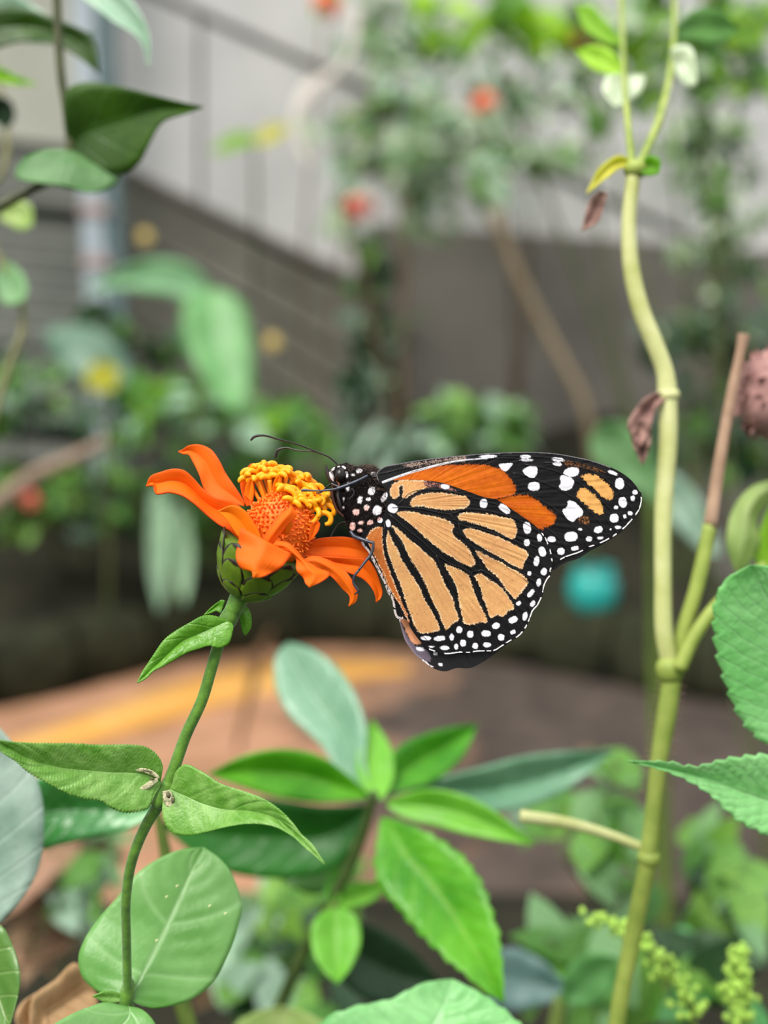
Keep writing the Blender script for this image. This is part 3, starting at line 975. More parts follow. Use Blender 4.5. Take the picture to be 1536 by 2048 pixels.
M_STEMD = plain_mat('dark_green_stem', lin(40, 58, 24), lin(72, 92, 40), 0.55, 0.4, 120)
wp = root('whorled_plant', P(560, 2048, 0.34) * 1.0, 'glossy green plant with a whorl of pointed leaves below the butterfly', 'plant')
wb_ = Vector((P(560, 2048, 0.36).x - 0.02, P(560, 2048, 0.36).y + 0.02, 0.0))
wp.location = wb_
ORIGIN[wp] = wb_
tube('stem', [P(748, 1585, 0.325)[:], P(725, 1670, 0.33)[:], P(670, 1790, 0.335)[:], P(610, 1900, 0.345)[:], P(540, 2060, 0.35)[:], (wb_.x, wb_.y, 0.2), wb_[:]],
     [0.0013, 0.0016, 0.0018, 0.002, 0.0022, 0.003, 0.004], M_STEMD, wp, 9, 40)
for (Le, Re, d0, d1, mat, fold, se) in [
    ([(738, 1592), (690, 1560), (640, 1490), (570, 1420), (548, 1360), (555, 1305), (575, 1284)], [(742, 1580), (730, 1530), (732, 1450), (712, 1390), (670, 1330), (620, 1296), (575, 1284)], .33, .37, G_WHP, 5, 0),
    ([(735, 1585), (690, 1545), (640, 1512), (570, 1498), (490, 1510), (415, 1548)], [(735, 1598), (700, 1602), (640, 1606), (560, 1596), (480, 1572), (415, 1548)], .325, .315, G_WH, 4, 0),
    ([(745, 1600), (715, 1550), (720, 1490), (745, 1438)], [(765, 1600), (786, 1560), (785, 1505), (745, 1438)], .325, .35, G_WHL, 3, 0),
    ([(765, 1580), (790, 1500), (850, 1468), (910, 1453), (955, 1448)], [(775, 1590), (800, 1583), (870, 1562), (928, 1510), (955, 1448)], .33, .36, G_WH, 5, 0),
    ([(775, 1600), (850, 1578), (920, 1588), (985, 1620), (1070, 1690)], [(775, 1615), (800, 1632), (880, 1655), (960, 1675), (1070, 1690)], .32, .30, G_WHL, 4, 0),
    ([(800, 1590), (870, 1560), (960, 1535), (1050, 1512), (1130, 1503), (1228, 1502)], [(800, 1600), (900, 1610), (980, 1625), (1060, 1612), (1130, 1582), (1228, 1502)], .34, .36, G_WHP, 6, 0),
    ([(762, 1635), (752, 1690), (748, 1745), (790, 1810), (850, 1880), (900, 1925), (960, 1975), (1008, 2005)], [(778, 1635), (835, 1655), (905, 1695), (962, 1760), (988, 1830), (1003, 1900), (1008, 2005)], .315, .27, G_WH, 5, 14),
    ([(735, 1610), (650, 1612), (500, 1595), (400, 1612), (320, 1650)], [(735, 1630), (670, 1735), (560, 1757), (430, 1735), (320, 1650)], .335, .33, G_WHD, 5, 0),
    ([(720, 1700), (650, 1690), (600, 1700), (560, 1760)], [(715, 1715), (690, 1760), (630, 1790), (560, 1760)], .345, .36, G_MID, 4, 0),
    ([(640, 1850), (700, 1840), (800, 1880), (890, 1970)], [(640, 1870), (680, 1960), (760, 2010), (890, 1970)], .36, .37, G_DARK, 5, 0),
]:
    patch('leaf', Le, Re, mat, wp, d0, d1, nu=30, nv=11, fold=fold, wave=1.2, serr=se, samp=9 if se else 0, vein=0.5)
# side shoot with a bright young leaf
tube('stem', [P(625, 1860, 0.34)[:], P(650, 1830, 0.33)[:], P(672, 1808, 0.325)[:]], [0.0016, 0.0014, 0.001], M_STEMG, wp, 7, 10)
for (Le, Re, d0, d1, mat) in [
    ([(660, 1815), (628, 1840), (622, 1890), (645, 1940), (675, 1968)], [(678, 1815), (712, 1832), (722, 1880), (702, 1935), (675, 1968)], .325, .31, G_WHL),
    ([(668, 1815), (680, 1780), (720, 1765), (780, 1765)], [(676, 1822), (710, 1815), (750, 1800), (780, 1765)], .33, .345, G_WHL),
    ([(660, 1812), (650, 1780), (655, 1750), (690, 1735)], [(668, 1812), (690, 1790), (700, 1765), (690, 1735)], .33, .35, G_WH)]:
    patch('leaf', Le, Re, mat, wp, d0, d1, nu=20, nv=9, fold=3, wave=1.0)

# thick pale stalk with fork, right of the butterfly
M_STALK = plain_mat('pale_stalk', lin(170, 176, 104), lin(204, 206, 150), 0.55, 0.4, 90)
M_STALKG = plain_mat('green_stalk', lin(120, 140, 58), lin(158, 172, 84), 0.55, 0.4, 110)
M_STALKB = plain_mat('brown_dry_stalk', lin(140, 112, 92), lin(176, 146, 124), 0.8, 0.2, 110)
M_WITH = leaf_mat('withered_leaf', lin(126, 94, 88), lin(172, 136, 126), lin(100, 76, 70), 0.8, 0.2, 0.1, rnd=0.1, nscale=300, tcol=lin(150, 100, 80))
sd = 0.262
G_PALEW = leaf_mat('pale_tip_leaf', lin(190, 204, 176), lin(222, 230, 210), lin(230, 236, 220), .35, .6, .3, nv=5, rnd=.05)
fs = root('forked_stalk', (P(1232, 2048, sd).x, P(1232, 2048, sd).y + 0.02, 0), 'thick pale green forked stalk rising the full height right of the butterfly', 'plant')
bx = ORIGIN[fs]
lowp = [P(1345, 1345, sd)[:], P(1335, 1420, sd)[:], P(1318, 1520, sd)[:], P(1308, 1610, sd)[:], P(1295, 1720, sd)[:], P(1270, 1850, sd + .004)[:], P(1248, 1960, sd + .006)[:], P(1230, 2070, sd + .008)[:], (bx.x, bx.y, 0.3), bx[:]]
k_ = sd / F
tube('stem', lowp, [19 * k_, 20 * k_, 18 * k_, 17 * k_, 17 * k_, 18 * k_, 17 * k_, 18 * k_, 22 * k_, 24 * k_], M_STALKG, fs, 12, 60)
ptube('stem', [(1345, 1350), (1330, 1280), (1326, 1160), (1328, 1000), (1336, 880), (1336, 790)], [17, 18, 17, 18, 19, 19], M_STALK, fs, sd, 12, 40)
ptube('stem', [(1336, 795), (1330, 745), (1310, 690), (1282, 620), (1264, 545), (1258, 440), (1268, 345)], [21, 18, 18, 18, 17, 15, 14], M_STALK, fs, sd, 12, 40)
ptube('stem', [(1352, 1345), (1362, 1280), (1392, 1180), (1420, 1050)], [15, 15, 15, 14], M_STALKG, fs, sd + .002, 12, 30)
ptube('stem', [(1420, 1055), (1440, 920), (1465, 780), (1484, 690), (1488, 670)], [14, 12, 11, 11, 13], M_STALKB, fs, sd + .002, 12, 30, label='dry brown upper end of the right fork')
ptube('stem', [(1358, 1340), (1385, 1280), (1430, 1215), (1480, 1165, 2), (1530, 1130, 4)], [15, 14, 13, 11, 9], M_STALKG, fs, sd - .003, 10, 24)
ptube('stem', [(1272, 345), (1300, 285, 8), (1330, 200, 30), (1345, 110, 50), (1350, -60, 80)], [10, 9, 8, 6, 5], M_STALKG, fs, sd, 9, 24)
ptube('stem', [(1265, 345), (1256, 250, 14), (1248, 150, 40), (1240, -60, 70)], [8, 7, 6, 5], M_STALKG, fs, sd, 9, 24)
# swollen nodes
for (x, y, r_, h) in ((1340, 1338, 27, 22), (1336, 790, 23, 12), (1272, 338, 24, 14), (1297, 1715, 22, 14)):
    ptube('node', [(x, y + h), (x, y + h * .4), (x, y - h * .4), (x, y - h)], [r_ * .8, r_, r_, r_ * .75], M_STALKG if y != 790 else M_STALK, fs, sd, 12, 10)
for (Le, Re, mid, d0, d1) in [
    ([(1332, 782), (1300, 790), (1270, 820), (1255, 850), (1280, 895)], [(1335, 798), (1316, 812), (1305, 840), (1296, 870), (1280, 895)], None, sd - .002, sd - .006),
    ([(1272, 840), (1262, 870), (1270, 900), (1285, 930)], [(1300, 840), (1302, 875), (1296, 905), (1285, 930)], None, sd - .004, sd - .006)]:
    patch('withered_leaf', Le, Re, M_WITH, fs, d0, d1, nu=22, nv=9, fold=3, wave=2.0, label='shrivelled brown leaf hanging at the joint')
for (Le, Re, d0, d1, mat) in [
    ([(1275, 330), (1240, 310), (1205, 330), (1172, 388)], [(1275, 342), (1245, 335), (1215, 355), (1172, 388)], sd, sd - .004, G_YEL),
    ([(1200, 380), (1180, 400), (1170, 430), (1164, 462)], [(1215, 385), (1208, 415), (1195, 445), (1164, 462)], sd, sd - .002, M_WITH),
    ([(1248, 165), (1215, 150), (1205, 180), (1230, 215)], [(1250, 150), (1290, 150), (1285, 180), (1230, 215)], sd + .045, sd + .04, G_PALEW),
    ([(1345, 130), (1345, 95), (1375, 90), (1395, 165)], [(1347, 140), (1360, 160), (1380, 175), (1395, 165)], sd + .045, sd + .04, G_PALEW),
    ([(1250, 140), (1220, 100), (1190, 90), (1150, 100)], [(1250, 150), (1215, 150), (1180, 135), (1150, 100)], sd + .05, sd + .06, G_LIME),
    ([(1348, 60), (1390, 20), (1440, 20), (1480, 60)], [(1348, 75), (1390, 85), (1440, 90), (1480, 60)], sd + .06, sd + .07, G_MID),
    ([(1244, 80), (1210, 40), (1180, 10), (1150, 10)], [(1244, 90), (1200, 80), (1170, 60), (1150, 10)], sd + .06, sd + .07, G_LIME),
    ([(1280, 330), (1300, 310), (1320, 320), (1318, 345)], [(1280, 345), (1295, 352), (1308, 350), (1318, 345)], sd - .002, sd - .006, G_LIME)]:
    patch('leaf', Le, Re, mat, fs, d0, d1, nu=18, nv=7, fold=2, wave=.8)
# side branch with lobed pale leaf low down
ptube('stem', [(1297, 1700), (1220, 1670), (1130, 1645), (1040, 1632)], [9, 10, 12, 13], M_STALK, fs, sd + .004, 9, 20)
for k in range(34):      # small dry pink bristles along the lower stem
    y = 1360 + 9 * k * 0.75
    x = np.interp(y, [1345, 1420, 1520, 1610], [1345, 1335, 1318, 1308]) + (-22 if k % 2 else 22)
    x2 = x + (-9 if k % 2 else 9)
    ptube('bristle', [(x, y), ((x + x2) / 2, y - 2), (x2, y + RNG.uniform(-5, 5))], [1.4, 1.1, .5], M_WITH, fs, sd - .001, 4, 4)

# serrated pale green leaves entering from the right
G_SER = leaf_mat('serrated_leaf', lin(128, 204, 116), lin(164, 226, 152), lin(192, 236, 184), 0.34, 0.55, 0.35, nv=15, rnd=0.03, nscale=60, tcol=lin(110, 200, 70), veinw=0.45, bscale=0.001)
sr = root('serrated_plant', (P(1750, 1560, .24).x, P(1750, 1560, .24).y, 0), 'mint green plant whose toothed leaves reach in beside the stalk', 'plant')
o_ = ORIGIN[sr]
tube('stem', [o_[:], (o_.x + .004, o_.y, .35), P(1760, 1700, .242)[:], P(1740, 1560, .24)[:], P(1700, 1300, .24)[:]], [.004, .0035, .0028, .0024, .0016], M_STEMG, sr, 9, 30)
patch('leaf', [(1690, 1590), (1600, 1545), (1536, 1492), (1490, 1452), (1452, 1375), (1430, 1285), (1428, 1205), (1448, 1162), (1500, 1130)],
      [(1700, 1580), (1745, 1500), (1770, 1420), (1750, 1330), (1700, 1240), (1620, 1165), (1560, 1135), (1500, 1130)], G_SER, sr, .238, .226, mid=[(1695, 1585), (1640, 1470), (1590, 1350), (1550, 1230), (1500, 1130)], nu=120, nv=17, fold=3, serr=17, samp=9, vein=0.5, nvein=15)
patch('leaf', [(1760, 1640), (1640, 1530), (1536, 1508), (1450, 1518), (1390, 1532), (1340, 1524), (1255, 1522)],
      [(1760, 1660), (1640, 1722), (1536, 1672), (1480, 1645), (1420, 1590), (1350, 1550), (1255, 1522)], G_SER, sr, .236, .222, mid=[(1760, 1650), (1620, 1628), (1500, 1590), (1400, 1552), (1255, 1522)], nu=120, nv=17, fold=3, serr=19, samp=8, vein=0.5, nvein=15)
patch('leaf', [(1760, 1660), (1700, 1750), (1600, 1800), (1540, 1790)], [(1750, 1650), (1640, 1700), (1580, 1740), (1540, 1790)], G_SER, sr, .25, .26, nu=60, nv=11, fold=3, serr=10, samp=7)

# yellow green curled leaf and dried pink flower head at the right edge
G_PALE = leaf_mat('pale_curled_leaf', lin(150, 182, 96), lin(186, 206, 134), lin(206, 220, 160), 0.5, 0.4, 0.35, nv=6, rnd=0.03, nscale=70, tcol=lin(190, 220, 60))
cu = root('curled_leaf_plant', (P(1640, 1100, .285).x, P(1640, 1100, .285).y, 0), 'yellowish curled leaf on a stem behind the mint serrated leaf', 'plant')
o_ = ORIGIN[cu]
tube('stem', [o_[:], (o_.x, o_.y, .4), P(1640, 1250, .285)[:], P(1600, 1000, .285)[:], P(1560, 960, .285)[:]], [.003, .0026, .002, .0015, .001], M_STEMG, cu, 8, 24)
patch('leaf', [(1560, 955), (1500, 975), (1465, 1020), (1452, 1080), (1475, 1155)], [(1560, 985), (1530, 1010), (1515, 1040), (1520, 1090), (1475, 1155)], G_PALE, cu, .285, .278, nu=24, nv=9, fold=-5, wave=1.5)
patch('leaf', [(1560, 960), (1520, 1060), (1510, 1120), (1540, 1170)], [(1580, 960), (1600, 1040), (1590, 1120), (1540, 1170)], G_LIME, cu, .287, .283, nu=24, nv=9, fold=4)
patch('leaf', [(1590, 930), (1560, 955), (1545, 975), (1530, 1000)], [(1610, 950), (1590, 985), (1560, 995), (1530, 1000)], G_PALE, cu, .289, .285, nu=18, nv=7, fold=3)

M_DRYP = plain_mat('dried_floret', lin(132, 98, 94), lin(184, 142, 136), 0.85, 0.15, 400, rnd=0.2)
dh = root('dried_flower_head', (P(1640, 900, .27).x, P(1640, 900, .27).y, 0), 'dried dusky pink flower head at the right margin', 'flower')
o_ = ORIGIN[dh]
tube('stalk', [o_[:], (o_.x, o_.y + .01, .45), P(1640, 1000, .275)[:], P(1590, 880, .272)[:], P(1545, 800, .27)[:]], [.003, .0025, .002, .0016, .0014], M_STALKB, dh, 8, 24)
hc = P(1545, 790, .27)
ptube('core', [(1545, 880), (1542, 840), (1542, 780), (1545, 730), (1548, 700)], [10, 52, 62, 50, 10], M_DRYP, dh, .27, 16, 24)
for k in range(230):
    v = Vector(rnd_in(74 * .27 / F, 60 * .27 / F, 96 * .27 / F, 0.12))
    s_ = RNG.uniform(16, 28) * .27 / F
    a = (v.normalized() + Vector(RNG.normal(size=3)) * .5).normalized()
    b = a.orthogonal().normalized()
    c = a.cross(b)
    q = hc + v
    pts = [q - a * s_ * .5, q + b * s_ * .4 + c * s_ * .1, q + a * s_ * .6, q - b * s_ * .4 + c * s_ * .14]
    V = [p[:] for p in pts] + [(q + c * s_ * .3)[:]]
    obj('floret', V, [[0, 1, 4], [1, 2, 4], [2, 3, 4], [3, 0, 4]], M_DRYP, dh)

# broad pale leaves seen softly between the wing and the stalk
G_SOFT = leaf_mat('soft_leaf', lin(108, 156, 100), lin(140, 182, 128), lin(160, 196, 150), 0.45, 0.5, 0.3, nv=6, rnd=0.1, nscale=25)
big_leaf_plant('broadleaf_plant', 'plant with two wide soft green leaves behind the forewing tip', (.249, P(1332, 1000, .80).y, 0), [
    ([(1330, 1020), (1280, 985), (1200, 940), (1180, 880), (1200, 845)], [(1340, 1010), (1320, 950), (1290, 880), (1250, 845), (1200, 845)], .72, .70, G_SOFT, 5),
    ([(1300, 960), (1330, 940), (1370, 960), (1420, 1040), (1445, 1110)], [(1310, 985), (1340, 1040), (1390, 1090), (1420, 1110), (1445, 1110)], .80, .78, G_BLUE, 5)], stem_mat=M_STEMG)

# vine with heart leaves at the upper left
G_VINE = leaf_mat('vine_leaf', lin(38, 68, 6), lin(62, 100, 14), lin(70, 120, 44), 0.4, 0.5, 0.35, nv=5, rnd=0.05, nscale=50, tcol=lin(120, 170, 0))
G_VINEL = leaf_mat('vine_leaf_pale', lin(140, 176, 150), lin(176, 204, 182), lin(196, 216, 196), 0.3, 0.7, 0.2, nv=5, rnd=0.05, nscale=40)
M_VSTEM = plain_mat('dark_vine_stem', lin(48, 56, 28), lin(78, 82, 44), 0.6, 0.4, 150)
vd = 0.30
vn = root('heart_leaf_vine', (P(-300, 900, vd).x, P(-300, 900, vd).y, 0), 'vine with dark heart shaped leaf hanging at the top left', 'vine')
o_ = ORIGIN[vn]
tube('stem', [o_[:], (o_.x, o_.y, .5), P(-300, 800, vd)[:], P(-150, 520, vd)[:], P(-20, 425, vd)[:], P(60, 380, vd)[:], P(120, 345, vd)[:], P(140, 300, vd)[:], P(136, 240, vd)[:], P(122, 150, vd)[:], P(116, 60, vd)[:], P(112, -60, vd)[:]],
     [.003, .0025, .002, .0017, .0014, .0013, .0012, .0015, .0013, .0012, .0012, .0012], M_VSTEM, vn, 10, 90)
for (Le, Re, d0, d1, mat, fold) in [
    ([(142, 295), (128, 230), (135, 178), (165, 165), (215, 168), (290, 185), (355, 202), (408, 214)], [(138, 300), (190, 330), (240, 350), (275, 330), (300, 285), (325, 245), (370, 228), (408, 214)], vd, vd - .025, G_VINE, 4),
    ([(140, 300), (90, 300), (40, 325), (30, 350), (80, 365), (130, 368)], [(145, 300), (200, 325), (240, 345), (230, 370), (180, 385), (130, 368)], vd, vd - .012, leaf_mat('vine_leaf_under', lin(70, 118, 60), lin(110, 152, 96), lin(130, 170, 120), 0.45, 0.4, .3, nv=5, rnd=.05), -3),
    ([(-40, 20), (30, 15), (120, 40), (185, 75), (198, 148)], [(-40, 110), (40, 85), (110, 90), (150, 110), (198, 148)], vd + .02, vd + .01, G_VINE, 3),
    ([(-60, -40), (0, -30), (80, 20), (150, 60), (190, 66)], [(-60, 90), (20, 80), (90, 88), (140, 80), (190, 66)], vd + .03, vd + .03, G_VINEL, 4),
    ([(120, -80), (200, -60), (270, 10), (296, 60), (298, 140)], [(120, -40), (180, 10), (230, 46), (280, 80), (298, 140)], vd + .02, vd + .005, G_VINEL, 4),
    ([(-30, 130), (0, 135), (30, 150), (75, 168)], [(-30, 160), (0, 165), (40, 170), (75, 168)], vd + .06, vd + .06, G_LIME, 2)]:
    patch('leaf', Le, Re, mat, vn, d0, d1, nu=26, nv=11, fold=fold, wave=1.2)
v2 = root('twining_vine', (P(-80, 900, .42).x, P(-80, 900, .42).y, 0), 'thin twining vine with small curled leaves at the left margin', 'vine')
o_ = ORIGIN[v2]
tube('stem', [o_[:], P(-90, 1100, .42)[:], P(-20, 860, .42)[:], P(20, 730, .42)[:], P(45, 660, .42)[:], P(40, 590, .42)[:], P(0, 520, .42)[:], P(-40, 420, .42)[:], P(10, 330, .42)[:], P(5, 200, .42)[:], P(-30, 60, .42)[:]], [.003, .002, .0015, .0014, .0013, .0012, .0012, .0012, .0012, .001, .001], plain_mat('vine_bark', lin(110, 112, 74), lin(150, 146, 104), .7, .3, 80), v2, 7, 70)
for (Le, Re, mat) in [([(0, 520), (-10, 570), (10, 610), (50, 600)], [(10, 520), (40, 540), (55, 570), (50, 600)], G_SOFT), ([(0, 420), (30, 400), (60, 410), (66, 450)], [(0, 440), (20, 450), (40, 460), (66, 450)], G_PALE),
                      ([(0, 250), (-30, 220), (-20, 190), (20, 200)], [(5, 260), (22, 250), (30, 225), (20, 200)], G_DARK)]:
    patch('leaf', Le, Re, mat, v2, .42, .41, nu=16, nv=7, fold=3)

# big soft leaves at the lower left
G_DUSTY = leaf_mat('dusty_leaf', lin(120, 148, 132), lin(164, 184, 172), lin(190, 204, 192), 0.4, 0.5, 0.12, nv=7, rnd=0.03, nscale=50, veinw=0.35)
G_OLIVE = leaf_mat('olive_leaf', lin(84, 128, 54), lin(120, 162, 84), lin(170, 190, 120), 0.32, 0.6, 0.3, nv=6, rnd=0.03, nscale=50)
dl_ = root('dusty_leaf_plant', (P(-260, 1700, .25).x, P(-260, 1700, .25).y, 0), 'greyish dusty large leaf at the lower left corner', 'plant')
o_ = ORIGIN[dl_]
tube('stem', [o_[:], (o_.x, o_.y, .4), P(-260, 2000, .25)[:], P(-200, 1900, .25)[:], P(-60, 1880, .247)[:]], [.003, .0028, .0022, .0018, .0014], M_STEMG, dl_, 8, 30)
patch('leaf', [(-70, 1890), (-150, 1800), (-190, 1660), (-160, 1520), (-90, 1430), (-40, 1415)], [(-50, 1885), (30, 1815), (74, 1745), (88, 1655), (76, 1565), (28, 1490), (-40, 1415)], G_DUSTY, dl_, .246, .25, nu=40, nv=13, fold=3, wave=1.0, vein=.5)
patch('leaf', [(-60, 1900), (-30, 1850), (0, 1850), (22, 1885), (40, 1950), (20, 2050)], [(-60, 1920), (-60, 2000), (-40, 2060), (-10, 2090), (10, 2080), (20, 2050)], G_OLIVE, dl_, .225, .214, nu=24, nv=9, fold=2, wave=.8)
gl = root('glossy_leaf_plant', (P(330, 2048, .285).x + .01, P(330, 2048, .285).y, 0), 'glossy teal green leaf behind the left zinnia leaf', 'plant')
o_ = ORIGIN[gl]
tube('stem', [o_[:], (o_.x, o_.y, .5), P(340, 1900, .285)[:], P(330, 1700, .282)[:], P(312, 1615, .28)[:]], [.003, .0026, .002, .0016, .001], M_STEMG, gl, 8, 30)
patch('leaf', [(315, 1612), (270, 1590), (190, 1565), (100, 1550), (60, 1560), (40, 1620)], [(315, 1625), (280, 1650), (200, 1672), (120, 1690), (80, 1700), (40, 1620)], G_GLOSS, gl, .28, .272, nu=30, nv=11, fold=4, wave=1.2, vein=.8)
# light green toothed leaf in the lower middle, very near
fb_ = root('toothed_leaf_plant', (P(860, 2300, .235).x, P(860, 2300, .235).y, 0), 'light green toothed leaf poking up at the bottom centre', 'plant')
o_ = ORIGIN[fb_]
tube('stem', [o_[:], (o_.x, o_.y, .5), P(860, 2400, .238)[:], P(845, 2250, .236)[:]], [.003, .0026, .002, .0014], M_STEMG, fb_, 8, 24)
patch('leaf', [(845, 2250), (720, 2200), (640, 2120), (640, 2045), (700, 2015), (780, 1998), (850, 1965), (905, 1958)], [(850, 2250), (980, 2200), (1060, 2130), (1050, 2060), (1010, 2020), (960, 1985), (905, 1958)], G_SER, fb_, .236, .255, nu=90, nv=15, fold=2, serr=13, samp=10, vein=.5)
fb2 = root('toothed_leaf_plant', (P(560, 2300, .32).x, P(560, 2300, .32).y, 0), 'yellowish leaf edge showing low between round leaf and whorl', 'plant')
o_ = ORIGIN[fb2]
tube('stem', [o_[:], (o_.x, o_.y, .4), P(560, 2200, .32)[:], P(556, 2120, .32)[:]], [.003, .0026, .002, .0014], M_STEMG, fb2, 8, 24)
patch('leaf', [(556, 2120), (480, 2090), (470, 2050), (510, 2025), (560, 2012)], [(560, 2120), (660, 2100), (660, 2060), (610, 2025), (560, 2012)], G_PALE, fb2, .32, .325, nu=50, nv=9, fold=3, serr=9, samp=6)

# undergrowth at the edge of the path, lower half
shrub('undergrowth_plant', 'mixed green seedling patch between whorl and round leaf', 'plant', Vector((-0.06, .85, 0)),
      [(570, 1770, .62, 130, 90, .08, 70, 'ovate', [(G_MID, 5), (G_BLUE, 1), (G_LIME, 1)], .02, .04),
       (520, 1930, .55, 170, 90, .06, 60, 'ovate', [(G_DARK, 4), (G_MID, 2), (G_BLUE, 2)], .025, .045)], trunk_r=.002)
shrub('undergrowth_plant', 'bluish leafed seedling behind the lower left stem', 'plant', Vector((-0.30, .8, 0)),
      [(190, 1800, .55, 80, 80, .05, 14, 'ovate', [(G_BLUE, 4), (G_MID, 2)], .025, .045), (210, 1730, .6, 60, 60, .04, 8, 'lance', [(G_SOFT, 1)], .03, .05)], trunk_r=.002)
shrub('undergrowth_plant', 'green leafy seedling right of the whorl at the foot of the stalk', 'plant', Vector((0.26, .9, 0)),
      [(1130, 1720, .5, 120, 70, .06, 30, 'ovate', [(G_MID, 3), (G_BLUE, 1), (G_SOFT, 2)], .015, .03),
       (1240, 1620, .45, 90, 60, .05, 16, 'round', [(G_SOFT, 3), (G_MID, 1)], .014, .026),
       (1150, 1960, .42, 130, 80, .05, 22, 'ovate', [(G_MID, 3), (G_SOFT, 2), (G_WHL, 2)], .025, .04)], trunk_r=.0018)
shrub('undergrowth_plant', 'dark leafy plant low in the right corner', 'plant', Vector((0.36, .85, 0)),
      [(1430, 1800, .5, 130, 90, .06, 34, 'ovate', [(G_MID, 3), (G_DARK, 2), (G_SOFT, 2)], .02, .04),
       (1450, 1990, .42, 130, 70, .05, 26, 'ovate', [(G_MID, 2), (G_DARK, 2), (G_GLOSS, 2)], .02, .04)], trunk_r=.0018)
G_SLATE = leaf_mat('slate_leaf', lin(92, 128, 124), lin(126, 158, 156), lin(150, 180, 176), .35, .6, .15, nv=8, rnd=.03)
big_leaf_plant('slate_leaf_plant', 'bluish slate leaf pointing right below the whorled plant', (P(960, 1990, .42).x, P(960, 1990, .42).y, 0), [
    ([(960, 1930), (1020, 1895), (1080, 1920), (1150, 1985)], [(960, 1950), (1000, 2020), (1070, 2015), (1150, 1985)], .40, .39, G_SLATE, 3),
    ([(1120, 2000), (1140, 1930), (1180, 1905), (1235, 1915)], [(1130, 2010), (1200, 2010), (1230, 1970), (1235, 1915)], .37, .36, G_CALM, 3)], stem_mat=M_STEMG)

# spikes of lime green buds
M_BUD = plain_mat('lime_bud', lin(140, 186, 60), lin(184, 220, 104), .5, .4, 300, rnd=.15)
ICO = None


def bud(loc, r, par):
    global ICO
    if ICO is None:
        bm = bmesh.new()
        bmesh.ops.create_icosphere(bm, subdivisions=1, radius=1)
        for v in bm.verts:
            v.co.z *= 1.2
            if v.co.z > .9:
                v.co.z *= 1.15
        ICO = bpy.data.meshes.new('bud')
        bm.to_mesh(ICO)
        bm.free()
        ICO.polygons.foreach_set('use_smooth', [True] * len(ICO.polygons))
        ICO.materials.append(M_BUD)
    o = bpy.data.objects.new('bud', ICO)
    COL.objects.link(o)
    o.parent = par
    o.matrix_basis = Matrix.Translation(Vector(loc) - ORIGIN[par]) @ Matrix.Rotation(RNG.uniform(0, 3), 4, Vector(RNG.normal(size=3)).normalized()) @ Matrix.Scale(r, 4)


for (label, line, gx) in (('long spike of lime buds leaning left at the lower right', [(1195, 1832), (1245, 1865), (1300, 1900), (1345, 1945), (1370, 1985), (1390, 2060)], 1420),
                          ('upright spike of lime buds in the lower right corner', [(1474, 1900), (1472, 1930), (1474, 1970), (1478, 2010), (1480, 2060)], 1490)):
    sdp = .30
    b_ = P(gx, 2048, sdp)
    r = root('bud_spike', (b_.x, b_.y + .01, 0), label, 'flower')
    pts = [P(x, y, sdp)[:] for x, y in line] + [(b_.x, b_.y + .005, .4), (b_.x, b_.y + .01, 0)]
    tube('stalk', pts, [.0005, .0006, .0007, .0008, .0009][:len(pts)] + [.001] * (len(pts) - 5), M_STEMG, r, 7, 40)
    q = crom(line, 26)
    for i, (x, y) in enumerate(q[:-3]):
        for k in range(4):
            bud(P(x + RNG.normal() * 15, y + RNG.normal() * 10, sdp + RNG.normal() * .002), RNG.uniform(6, 10) * sdp / F, r)
# litter on the path and a withered tangle by the near soil
shrub('withered_clump', 'withered brown tangle of dead leaves at the lower left', 'plant', Vector((-0.27, .8, 0)),
      [(110, 1800, .56, 70, 110, .05, 60, 'ovate', [(G_DRY, 1)], .02, .045), (540, 1990, .6, 120, 50, .05, 24, 'ovate', [(G_DRY, 1)], .02, .04)], mat_stem=M_BARK, trunk_r=.002)
for (x, y, sz, lab) in ((1060, 1600, .07, 'dry fallen leaf on the dark path right of the whorled plant'), (560, 1450, .06, 'dry fallen leaf on the path under the flower'), (1190, 1500, .05, 'dry fallen leaf on the path left of the forked stalk')):
    q = ground(x, y, .004)
    o = bpy.data.objects.new('fallen_leaf', leafmesh('ovate', G_DRY))
    COL.objects.link(o)
    o.matrix_basis = Matrix.Translation(q) @ Matrix.Rotation(RNG.uniform(0, 6), 4, 'Z') @ Matrix.Scale(sz, 4)
    tag(o, lab, 'leaf')

# ------------------------------------------------------------------ the zinnia the butterfly sits on
KP = D0 / F                       # metres per pixel at the butterfly
M_ZST = plain_mat('zinnia_stem', lin(52, 96, 12), lin(92, 138, 34), .55, .4, 420, bstr=.5, bdist=.0005, sheen=.3)
G_ZIN = leaf_mat('zinnia_leaf', lin(104, 160, 56), lin(146, 192, 100), lin(160, 204, 116), .36, .5, .3, nv=4, rnd=.02, nscale=260, tcol=lin(120, 190, 30), veinw=.4, bscale=.0004)
G_ZINL = leaf_mat('zinnia_upper_leaf', lin(82, 142, 20), lin(122, 182, 62), lin(150, 200, 96), .3, .6, .35, nv=4, rnd=.02, nscale=200, tcol=lin(130, 210, 20), veinw=.4, bscale=.0004)
G_ZINR = leaf_mat('zinnia_round_leaf', lin(96, 154, 68), lin(132, 182, 108), lin(168, 208, 146), .36, .5, .3, nv=3, rnd=.02, nscale=60, tcol=lin(130, 200, 40), veinw=.6, bscale=.0004)
M_PETAL = petal_mat('orange_petal', (0.93, 0.165, 0.003, 1), (0.95, 0.205, 0.002, 1), (0.94, 0.115, 0.008, 1), .3)
M_PETALY = petal_mat('amber_petal', (0.90, 0.21, 0.001, 1), (0.93, 0.29, 0.001, 1), (0.93, 0.21, 0.004, 1), .3)
M_YEL = plain_mat('yellow_floret', (0.92, 0.31, 0.001, 1), (0.96, 0.40, 0.004, 1), .45, .35, 900)
